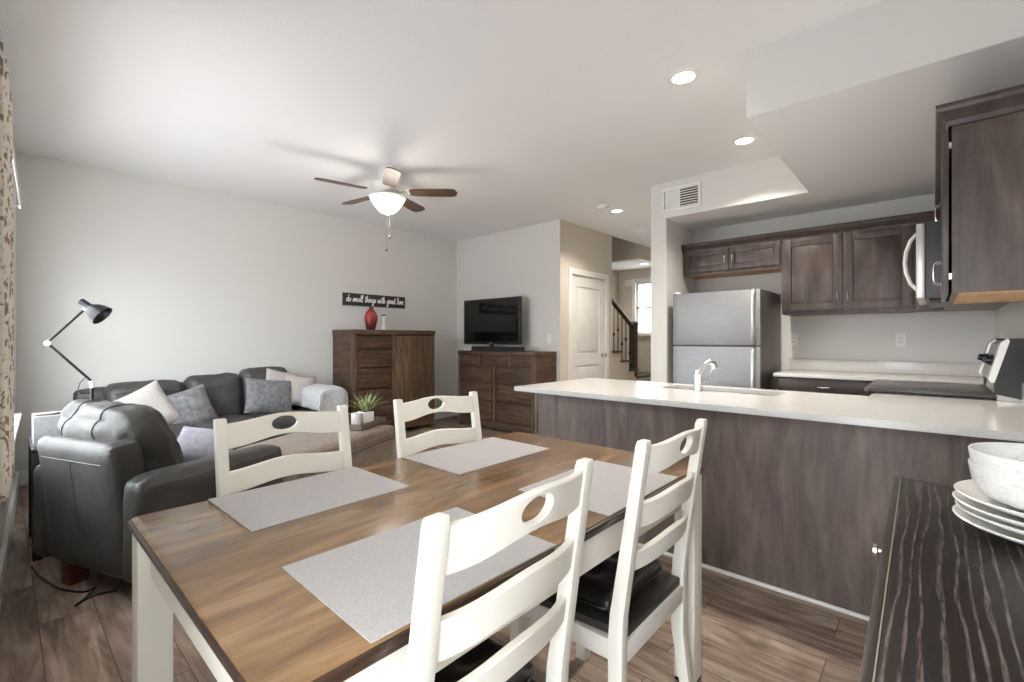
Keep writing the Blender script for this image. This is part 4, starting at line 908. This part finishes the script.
# throw blanket draped over the right arm
b = MB()
prf = [(-0.16, 0.47), (-0.155, 0.60), (-0.145, 0.64), (-0.10, 0.672), (0.0, 0.685), (0.07, 0.677), (0.125, 0.65), (0.135, 0.62), (0.138, 0.52), (0.14, 0.46)]
def thr(u, v):
    i = v * (len(prf) - 1); k = min(int(i), len(prf) - 2); f_ = i - k
    x = prf[k][0] * (1 - f_) + prf[k + 1][0] * f_; z = prf[k][1] * (1 - f_) + prf[k + 1][1] * f_
    nn = noise.noise(Vector((u * 5, v * 6, 2.0)))
    y = SY + 0.02 + 0.62 * max(0, u - 0.28) / 0.72
    if u < 0.28: z = min(z, 0.685) - (0.28 - u) * 0.9 * max(0, (z - 0.46) / 0.22)
    if u < 0.28: y -= 0.03
    return (SX + L - 0.11 + x * (1.03 + 0.05 * abs(nn)), y + 0.02 * nn, z + 0.012 + 0.02 * abs(nn))
b.grid(thr, 24, 27); th = b.build('throw_blanket', 'throw'); tag(th, 'pale grey knitted throw draped over the right sofa arm', 'blanket'); m_ = th.modifiers.new('thick', 'SOLIDIFY'); m_.thickness = 0.012; m_.offset = 1

# ------------------------------------------------------------------ ottoman with tray
OA = R(27); O0 = Vector((2.346, 3.51, 0)); ou = Vector((-math.cos(OA), -math.sin(OA), 0)); ov = Vector((-math.sin(OA), math.cos(OA), 0)); OL, OD = 1.20, 0.62
oc = O0 + ou * (OL / 2) + ov * (OD / 2)
t = thing('ottoman', 'long taupe upholstered ottoman between the armchair and the chest', 'ottoman', (oc.x, oc.y, 0), OA)
b = MB(); b.soft(OL / 2 - 0.012, OD / 2 - 0.012, 0.155, 0.03, (0, 0, 0), 0.002, 1, 10, T((0, 0, 0.205))); b.build('base', 'taupe', t)
b = MB(); b.soft(OL / 2, OD / 2, 0.052, 0.035, (0, 0, 0.012), 0.005, 2, 14, T((0, 0, 0.405))); ld = b.build('lid', 'taupe', t)
b = MB(); ps = [(x, y, 0.362) for x, y in rrect(OL / 2, OD / 2, 0.04, 4)]; b.tube(ps + [ps[0], ps[1]], 0.006, 6); b.build('piping', 'taupe', ld)
for sx in (-1, 1):
    for sy in (-1, 1): b = MB(); b.box(sx * (OL / 2 - 0.07) - 0.03, sx * (OL / 2 - 0.07) + 0.03, sy * (OD / 2 - 0.07) - 0.03, sy * (OD / 2 - 0.07) + 0.03, 0, 0.055, 0.003); b.build('leg', 'legwood', t)
OZ = 0.473
def op(u_, v_, z): p = oc + Vector((math.cos(OA), math.sin(OA), 0)) * u_ + ov * v_; return (p.x, p.y, z)
tr = thing('serving_tray', 'rustic wooden tray on the taupe ottoman', 'tray', op(0.385, -0.10, OZ), OA + R(2))
b = MB(); b.box(-0.19, 0.19, -0.12, 0.12, 0, 0.018, 0.004); b.build('tray_base', 'bark', tr)
for x0_, x1_, y0_, y1_ in ((-0.19, 0.19, -0.125, -0.105), (-0.19, 0.19, 0.105, 0.125), (-0.2, -0.18, -0.125, 0.125), (0.18, 0.2, -0.125, 0.125)):
    b = MB(); b.box(x0_, x1_, y0_, y1_, 0.002, 0.045, 0.004); b.build('tray_side', 'bark', tr)
cj = thing('candle_jar', 'frosted white candle jar on the wooden tray', 'candle', (2.005, 3.575, OZ + 0.019))
b = MB(); b.lathe([(0.0, 0), (0.038, 0), (0.042, 0.006), (0.042, 0.092), (0.04, 0.096), (0.036, 0.092), (0.036, 0.07), (0, 0.07)], seg=24); b.build('jar', 'candle', cj)
b = MB(); b.tube([(0, 0, 0.068), (0.001, 0, 0.084)], 0.0015, 6); b.build('wick', 'black', cj)
pp = thing('potted_plant', 'small white pot with spiky variegated grass on the ottoman tray', 'plant', (2.105, 3.60, OZ + 0.019))
b = MB(); b.prism([(-0.05, -0.05), (0.05, -0.05), (0.05, 0.05), (-0.05, 0.05)], 'Z', 0, 0.098, 0.006); pot = b.build('pot', 'ceramic', pp)
b = MB(); b.box(-0.042, 0.042, -0.042, 0.042, 0.094, 0.102); b.build('soil', 'soil', pp, smooth=False)
b = MB(); rg = random.Random(4)
for k in range(64):
    a = rg.uniform(0, 2 * math.pi); el = rg.uniform(0.45, 1.4); ln_ = rg.uniform(0.16, 0.235); wd = rg.uniform(0.005, 0.008)
    d = Vector((math.cos(a), math.sin(a), 0)); sd = Vector((-math.sin(a), math.cos(a), 0)); r0 = rg.uniform(0, 0.025)
    prev = None
    for i in range(6):
        f_ = i / 5; h_ = ln_ * (math.sin(el) * f_ - 0.18 * f_ * f_); o_ = ln_ * math.cos(el) * f_ + r0
        p = d * o_ + Vector((0, 0, 0.10 + h_)); w2 = wd * (1 - f_) ** 0.7
        cur = (b.b.verts.new(p + sd * w2), b.b.verts.new(p + Vector((0, 0, -0.0015))), b.b.verts.new(p - sd * w2))
        if prev: b.b.faces.new((prev[0], prev[1], cur[1], cur[0])); b.b.faces.new((prev[1], prev[2], cur[2], cur[1]))
        prev = cur
b.build('foliage', 'leaf', pp)
bt = thing('wooden_block', 'small weathered wooden block leaning behind the potted plant', 'ornament', op(0.50, 0.10, OZ), OA + R(20))
b = MB(); b.box(-0.06, 0.06, -0.025, 0.025, 0, 0.05, 0.004); b.box(-0.045, 0.045, -0.02, 0.02, 0.05, 0.072, 0.004); b.build('block', wood('driftwood', (96, 82, 66), (124, 106, 86), (146, 128, 106), 'X', 5, 8, 0.8, 0.1, 0.3), bt)

# ------------------------------------------------------------------ tall chest with vase, figurine, sign
t = thing('tall_chest', 'tall dark rustic wooden chest with five drawers and a sliding door', 'chest', (2.787, 5.045, 0))
cw_, cd_, cz = 1.20, 0.495, 1.32
b = MB(); b.box(0.0, cw_, 0.055, cd_, 0.06, cz - 0.06); b.build('carcass', 'rusticy', t, smooth=False)
b = MB(); b.box(-0.008, cw_ + 0.008, -0.008, cd_, cz - 0.06, cz, 0.003); b.build('top', 'rustic', t)
for a, c in ((0, 0.055), (0.535, 0.57), (cw_ - 0.055, cw_)): b = MB(); b.box(a, c, 0.0, 0.056, 0.06, cz - 0.06, 0.002); b.build('stile', 'rusticz', t)
b = MB(); b.box(0.055, cw_ - 0.055, 0.0, 0.03, 0.06, 0.20, 0.002); b.build('plinth', 'rustic', t)
zz = [1.25, 1.085, 0.865, 0.605, 0.41, 0.21]
for z1, z0 in zip(zz, zz[1:]):
    b = MB(); b.box(0.06, 0.53, 0.004, 0.058, z0 + 0.006, z1 - 0.012, 0.003); dr_ = b.build('drawer', 'rustic', t)
    b = MB(); b.box(0.17, 0.42, -0.004, 0.006, z1 - 0.028, z1 - 0.012, 0.002); b.build('finger_pull', 'rustic', dr_)
b = MB(); b.box(0.578, cw_ - 0.05, -0.006, 0.026, 0.205, 1.245, 0.003); sd = b.build('sliding_door', 'rusticz', t)
b = MB()
for k in range(1, 4): b.box(0.565 + k * 0.146 - 0.002, 0.565 + k * 0.146 + 0.002, -0.0075, -0.005, 0.215, 1.235)
b.build('groove', 'rustic', sd, smooth=False)
for a in (0.0, cw_ - 0.06):
    for c in (0.0, cd_ - 0.06): b = MB(); b.box(a, a + 0.06, c, c + 0.06, 0, 0.06, 0.002); b.build('foot', 'rusticz', t)
b = MB(); b.lathe([(0.0, 0), (0.045, 0), (0.052, 0.01), (0.066, 0.06), (0.081, 0.13), (0.08, 0.17), (0.062, 0.225), (0.034, 0.262), (0.022, 0.28), (0.026, 0.29), (0.02, 0.29), (0.016, 0.275), (0.0, 0.27)], seg=32)
v_ = b.build('vase', 'vase', None, True, (3.16, 5.28, cz + 0.0005)); tag(v_, 'red glazed vase on top of the tall chest', 'vase')
t = thing('figurine', 'slim white figurine with a dark flower on top of the chest', 'figurine', (3.345, 5.28, cz + 0.0005))
b = MB(); b.lathe([(0.0, 0), (0.036, 0), (0.034, 0.012), (0.026, 0.06), (0.02, 0.12), (0.026, 0.15), (0.02, 0.17), (0.012, 0.18), (0.0, 0.182)], seg=20); b.build('body', 'ceramic', t)
b = MB()
for k in range(5):
    a = k * 2 * math.pi / 5; b.soft(0.016, 0.012, 0.006, 0.0055, mat=T((0.018 * math.cos(a), 0.018 * math.sin(a), 0.195)) @ Matrix.Rotation(a, 4, 'Z'), n=3)
b.build('flower', flat('dark_petal', (92, 70, 66), 0.7), t)
# sign with script lettering
sg = thing('wall_sign', 'narrow black sign with white script lettering above the chest', 'sign', (2.927, YL, 1.718))
b = MB(); b.box(0.0, 0.934, -0.022, -0.002, -0.08, 0.08, 0.002); b.build('board', flat('sign_black', (52, 48, 46), 0.6), sg)
G = {
 'd': (1.0, [[(0.75, 0.8), (0.45, 1.0), (0.1, 0.65), (0.15, 0.15), (0.5, 0.05), (0.75, 0.5), (0.9, 2.0), (0.8, 0.2), (1.05, 0.05)]]),
 'o': (0.9, [[(0.5, 1.0), (0.15, 0.75), (0.15, 0.2), (0.5, 0.0), (0.8, 0.4), (0.7, 0.85), (0.5, 1.0), (0.7, 0.75), (1.0, 0.8)]]),
 's': (0.75, [[(0.0, 0.1), (0.45, 1.05), (0.6, 0.5), (0.5, 0.05), (0.15, 0.1), (0.75, 0.15)]]),
 'm': (1.5, [[(0.0, 0.8), (0.15, 1.0), (0.2, 0.0), (0.35, 0.8), (0.6, 1.0), (0.65, 0.0), (0.85, 0.8), (1.1, 1.0), (1.15, 0.1), (1.5, 0.15)]]),
 'a': (1.0, [[(0.75, 0.85), (0.4, 1.0), (0.1, 0.6), (0.2, 0.1), (0.5, 0.1), (0.8, 0.9), (0.8, 0.15), (1.05, 0.1)]]),
 'l': (0.55, [[(0.0, 0.2), (0.4, 1.5), (0.35, 2.0), (0.15, 1.8), (0.2, 0.15), (0.6, 0.1)]]),
 't': (0.7, [[(0.3, 1.8), (0.25, 0.2), (0.45, 0.0), (0.75, 0.2)], [(0.0, 1.25), (0.7, 1.35)]]),
 'h': (1.0, [[(0.0, 0.2), (0.35, 1.6), (0.25, 2.0), (0.15, 1.6), (0.2, 0.0), (0.4, 0.8), (0.65, 1.0), (0.75, 0.2), (1.05, 0.1)]]),
 'i': (0.5, [[(0.0, 0.5), (0.2, 1.0), (0.2, 0.15), (0.5, 0.1)], [(0.25, 1.4), (0.3, 1.5)]]),
 'n': (1.0, [[(0.0, 0.8), (0.15, 1.0), (0.2, 0.0), (0.35, 0.8), (0.65, 1.0), (0.7, 0.15), (1.05, 0.1)]]),
 'g': (0.95, [[(0.75, 0.85), (0.4, 1.0), (0.1, 0.6), (0.25, 0.1), (0.6, 0.3), (0.75, 1.0), (0.7, -0.6), (0.4, -1.0), (0.2, -0.6), (1.0, 0.3)]]),
 'w': (1.3, [[(0.0, 0.9), (0.15, 1.0), (0.25, 0.1), (0.5, 0.1), (0.65, 0.9), (0.75, 0.1), (1.0, 0.1), (1.15, 1.0), (1.35, 0.85)]]),
 'r': (0.75, [[(0.0, 0.5), (0.2, 1.1), (0.45, 0.95), (0.4, 0.15), (0.75, 0.1)]]),
 'e': (0.75, [[(0.1, 0.45), (0.6, 0.7), (0.4, 1.0), (0.1, 0.6), (0.25, 0.05), (0.75, 0.2)]]),
 'v': (0.85, [[(0.0, 0.9), (0.15, 1.0), (0.35, 0.05), (0.65, 0.9), (0.95, 0.85)]]),
}
text = 'do small things with great love'
tw = sum(G[c][0] if c != ' ' else 0.75 for c in text); u = 0.86 / tw; b = MB(); cx = 0.04
for c in text:
    if c == ' ': cx += 0.75 * u; continue
    for stroke in G[c][1]:
        pts = [(cx + (x + 0.12 * z) * u, -0.0235, (z * 1.2 - 0.75) * 0.036) for x, z in stroke]
        sm = []
        for i in range(len(pts) - 1):
            p0, p1, p2, p3 = pts[max(i - 1, 0)], pts[i], pts[i + 1], pts[min(i + 2, len(pts) - 1)]
            for k in range(3):
                f_ = k / 3; sm.append(tuple(0.5 * (2 * p1[j] + (p2[j] - p0[j]) * f_ + (2 * p0[j] - 5 * p1[j] + 4 * p2[j] - p3[j]) * f_ * f_ + (3 * p1[j] - p0[j] - 3 * p2[j] + p3[j]) * f_ ** 3) for j in range(3)))
        sm.append(pts[-1]); b.tube(sm, 0.0052, 6)
    cx += G[c][0] * u
b.build('lettering', 'lining', sg)

# ------------------------------------------------------------------ dresser with television
t = thing('dresser', 'wide dark rustic wooden dresser under the television', 'dresser', (4.375, 3.612, 0))
dw_, dd, dz = 1.39, 0.455, 1.047
b = MB(); b.box(0.05, dd, 0.0, dw_, 0.05, dz - 0.05); b.build('carcass', 'rustic', t, smooth=False)
b = MB(); b.box(-0.006, dd, -0.006, dw_ + 0.006, dz - 0.05, dz, 0.003); b.build('top', 'rusticy', t)
for a, c in ((0, 0.045), (dw_ - 0.05, dw_)): b = MB(); b.box(0.0, 0.051, a, c, 0.0, dz - 0.05, 0.002); b.build('stile', 'rusticz', t)
b = MB(); b.box(0.004, 0.03, 0.045, dw_ - 0.05, 0.03, 0.12, 0.002); b.build('plinth', 'rusticy', t)
def drw(y0, y1, z0, z1):
    b = MB(); b.box(0.006, 0.052, y0 - 3.612, y1 - 3.612, z0, z1, 0.003); d = b.build('drawer', 'rusticy', t)
    b = MB(); m_ = (y0 + y1) / 2 - 3.612; b.box(-0.004, 0.008, m_ - 0.08, m_ + 0.08, z1 - 0.024, z1 - 0.01, 0.002); b.build('finger_pull', 'rusticy', d)
for y0, y1 in ((4.60, 4.945), (4.05, 4.53), (3.665, 3.985)): drw(y0, y1, 0.862, 0.99)
for z0, z1 in ((0.635, 0.83), (0.40, 0.61), (0.135, 0.375)):
    for y0, y1 in ((4.34, 4.945), (3.665, 4.255)): drw(y0, y1, z0, z1)
for z0, z1, yy in ((0.13, 0.845, 4.297), (0.862, 0.99, 4.565), (0.862, 0.99, 4.017)):
    b = MB(); b.box(0.0, 0.051, yy - 3.612 - 0.022, yy - 3.612 + 0.022, z0, z1, 0.002); b.build('divider', 'rusticz', t)
b = MB(); b.box(0.012, 0.051, 0.045, dw_ - 0.05, 0.838, 0.856, 0.002); b.build('rail', 'rusticy', t)
for c in (0.0, dw_ - 0.06): b = MB(); b.box(dd - 0.06, dd, c, c + 0.06, 0, 0.05, 0.002); b.build('foot', 'rusticz', t)
tv = thing('television', 'black flat-screen television standing on the dresser', 'television', (4.60, 4.585, dz))
b = MB(); b.box(0.0, 0.05, -0.545, 0.55, 0.085, 0.725, 0.006); b.build('casing', 'black', tv)
b = MB(); b.box(-0.003, 0.001, -0.515, 0.52, 0.125, 0.695); b.build('screen', 'tv', tv, smooth=False)
b = MB(); b.box(-0.004, 0.0, -0.03, 0.03, 0.099, 0.107); b.build('maker_mark', 'applwhite', tv, smooth=False)
b = MB(); b.lathe([(0.0, 0.0), (0.17, 0.0), (0.172, 0.006), (0.16, 0.014), (0.03, 0.018)], (0.03, 0, 0.001), 40, mat=Matrix.Scale(0.55, 4, (1, 0, 0))); b.tube([(0.03, 0, 0.012), (0.03, 0, 0.10)], 0.03, 16); b.build('stand', 'black', tv)
t = thing('soundbar', 'long low black soundbar on the dresser in front of the television', 'speaker', (4.45, 4.31, dz))
b = MB(); b.box(-0.035, 0.035, -0.46, 0.46, 0.0, 0.06, 0.008); b.build('body', 'black', t)
b = MB(); b.box(-0.037, -0.034, -0.44, 0.44, 0.008, 0.052); b.build('grille', flat('speaker_cloth', (34, 34, 36), 0.9), t, smooth=False)
t = thing('remote_control', 'small white remote control lying at the left end of the dresser', 'remote', (4.46, 4.90, dz), R(20))
b = MB(); b.box(-0.02, 0.02, -0.06, 0.06, 0.0, 0.022, 0.006); b.build('shell', 'plastic', t)
b = MB()
for k in range(4): b.box(-0.012, 0.012, -0.045 + k * 0.02, -0.035 + k * 0.02, 0.0215, 0.0235)
b.build('buttons', 'black', t, smooth=False)

# ------------------------------------------------------------------ side table with lamp and box
t = thing('side_table', 'black side table behind the armchair by the left window', 'side table', (0.33, 3.86, 0))
b = MB(); b.box(-0.215, 0.23, -0.25, 0.25, 0.585, 0.61, 0.004); b.build('top', 'black', t)
for sx, sy in ((-0.19, -0.225), (0.205, -0.225), (-0.19, 0.225), (0.205, 0.225)): b = MB(); b.box(sx - 0.022, sx + 0.022, sy - 0.022, sy + 0.022, 0, 0.585, 0.003); b.build('leg', 'black', t)
b = MB(); b.box(-0.20, 0.215, -0.235, 0.235, 0.16, 0.18, 0.003); b.build('shelf', 'black', t)
def P(px, py, y=3.86):
    r_ = (px - 512) / 465; fx, fy = math.cos(YAW) + math.sin(YAW) * r_, math.sin(YAW) - math.cos(YAW) * r_
    d = y / fy; return (fx * d, y, 1.207 - (py - 339.2) * d / 465)
pb = P(92, 405); t = thing('desk_lamp', 'black jointed desk lamp on the side table behind the armchair', 'lamp', (pb[0], 3.86, 0.611))
def Q(px, py, dy=0.0): p = P(px, py); return (p[0] - pb[0], p[1] - 3.86 + dy, p[2] - 0.611)
b = MB(); b.lathe([(0.0, 0), (0.085, 0), (0.086, 0.008), (0.078, 0.018), (0.02, 0.022), (0.012, 0.03)]); b.build('base', 'blackmetal', t)
b = MB(); b.tube([(0, 0, 0.02), Q(92, 388)], 0.010, 12); b.build('pole', 'blackmetal', t)
b = MB(); b.tube([Q(92, 388), Q(91.5, 381)], 0.011, 12); b.build('collar', 'plastic', t)
b = MB(); b.tube([Q(91, 381), Q(48, 344)], 0.0075, 10); b.build('lower_arm', 'blackmetal', t)
b = MB(); b.tube([Q(48, 342), Q(85, 309)], 0.0075, 10); b.build('upper_arm', 'blackmetal', t)
e = Q(47.5, 343.5); b = MB(); b.tube([(e[0], -0.022, e[2]), (e[0], -0.018, e[2]), (e[0], 0.018, e[2]), (e[0], 0.022, e[2])], [0.012, 0.016, 0.016, 0.012], 16); b.build('elbow_joint', 'plastic', t)
hp = Vector(Q(86, 305)); tip = Vector(Q(104, 318)); ax = (tip - hp); ax.y = -0.05; Lh = 0.15; ax.normalize()
rotm = ax.to_track_quat('Z', 'Y').to_matrix().to_4x4()
b = MB(); b.lathe([(0.0, -0.045), (0.022, -0.045), (0.026, -0.04), (0.026, 0.02), (0.035, 0.035), (0.055, 0.06), (0.072, 0.095), (0.082, 0.135), (0.079, 0.135), (0.068, 0.097), (0.05, 0.063), (0.03, 0.04), (0.0, 0.035)], seg=32, mat=T(hp) @ rotm @ Matrix.Scale(0.8, 4)); sh = b.build('shade', 'blackmetal', t)
b = MB(); b.lathe([(0.0, 0.036), (0.02, 0.045), (0.03, 0.075), (0.02, 0.1), (0.0, 0.105)], seg=16, mat=T(hp) @ rotm @ Matrix.Scale(0.8, 4)); b.build('bulb', 'plastic', sh)
b = MB(); b.tube([Q(85, 311), tuple(hp)], 0.012, 10); b.build('head_joint', 'plastic', t)
b = MB(); b.tube([Q(85, 378), Q(80, 383), Q(78, 390), Q(82, 394), Q(91, 393.5)], 0.003, 6); b.build('cord', 'cable', t)
t = thing('storage_box', 'light grey canvas storage box with brown leather handle on the side table', 'box', (0.225, 3.78, 0.611))
b = MB(); b.box(-0.10, 0.075, -0.11, 0.11, 0, 0.165, 0.006); b.build('body', 'greybox', t)
b = MB(); b.tube([(-0.09, -0.06, 0.166), (-0.03, -0.07, 0.168), (0.02, -0.07, 0.175), (0.06, -0.05, 0.20), (0.09, -0.02, 0.205)], 0.006, 6); b.tube([(-0.02, -0.075, 0.17), (-0.005, -0.09, 0.14), (0.02, -0.085, 0.165), (0.055, -0.06, 0.19)], 0.006, 6); b.build('handle', 'brown', t)
# power cord on the floor by the armchair
b = MB(); rg = random.Random(3)
cp = [(0.11, 3.46, 0.03), (0.13, 3.36, 0.012), (0.16, 3.24, 0.006), (0.20, 3.10, 0.006), (0.27, 2.99, 0.006), (0.31, 2.97, 0.02), (0.27, 2.92, 0.006), (0.23, 2.86, 0.008), (0.26, 2.84, 0.03), (0.31, 2.90, 0.012), (0.36, 2.90, 0.006), (0.38, 2.88, 0.02), (0.43, 3.00, 0.07), (0.47, 3.12, 0.09)]
sm = []
for i in range(len(cp) - 1):
    p0, p1, p2, p3 = [Vector(cp[max(0, min(len(cp) - 1, i + q))]) for q in (-1, 0, 1, 2)]
    for k in range(5):
        f_ = k / 5; sm.append(0.5 * (2 * p1 + (p2 - p0) * f_ + (2 * p0 - 5 * p1 + 4 * p2 - p3) * f_ * f_ + (3 * p1 - p0 - 3 * p2 + p3) * f_ ** 3))
b.tube([(p.x, p.y, max(0.005, p.z)) for p in sm], 0.005, 7); cb = b.build('power_cord', 'cable'); tag(cb, 'black power cord tangled on the floor under the armchair', 'cord')
# chime box on the entry wall
t = thing('door_chime', 'white door chime box on the entry wall left of the hall window', 'door chime', (XFAR, 4.27, 2.27))
b = MB(); b.box(-0.045, 0, -0.085, 0.085, -0.055, 0.055, 0.006); b.build('cover', 'plastic', t)
b = MB()
for k in range(4): b.box(-0.047, -0.044, -0.06 + k * 0.035, -0.05 + k * 0.035, -0.035, 0.035)
b.build('slots', 'applwhite', t, smooth=False)
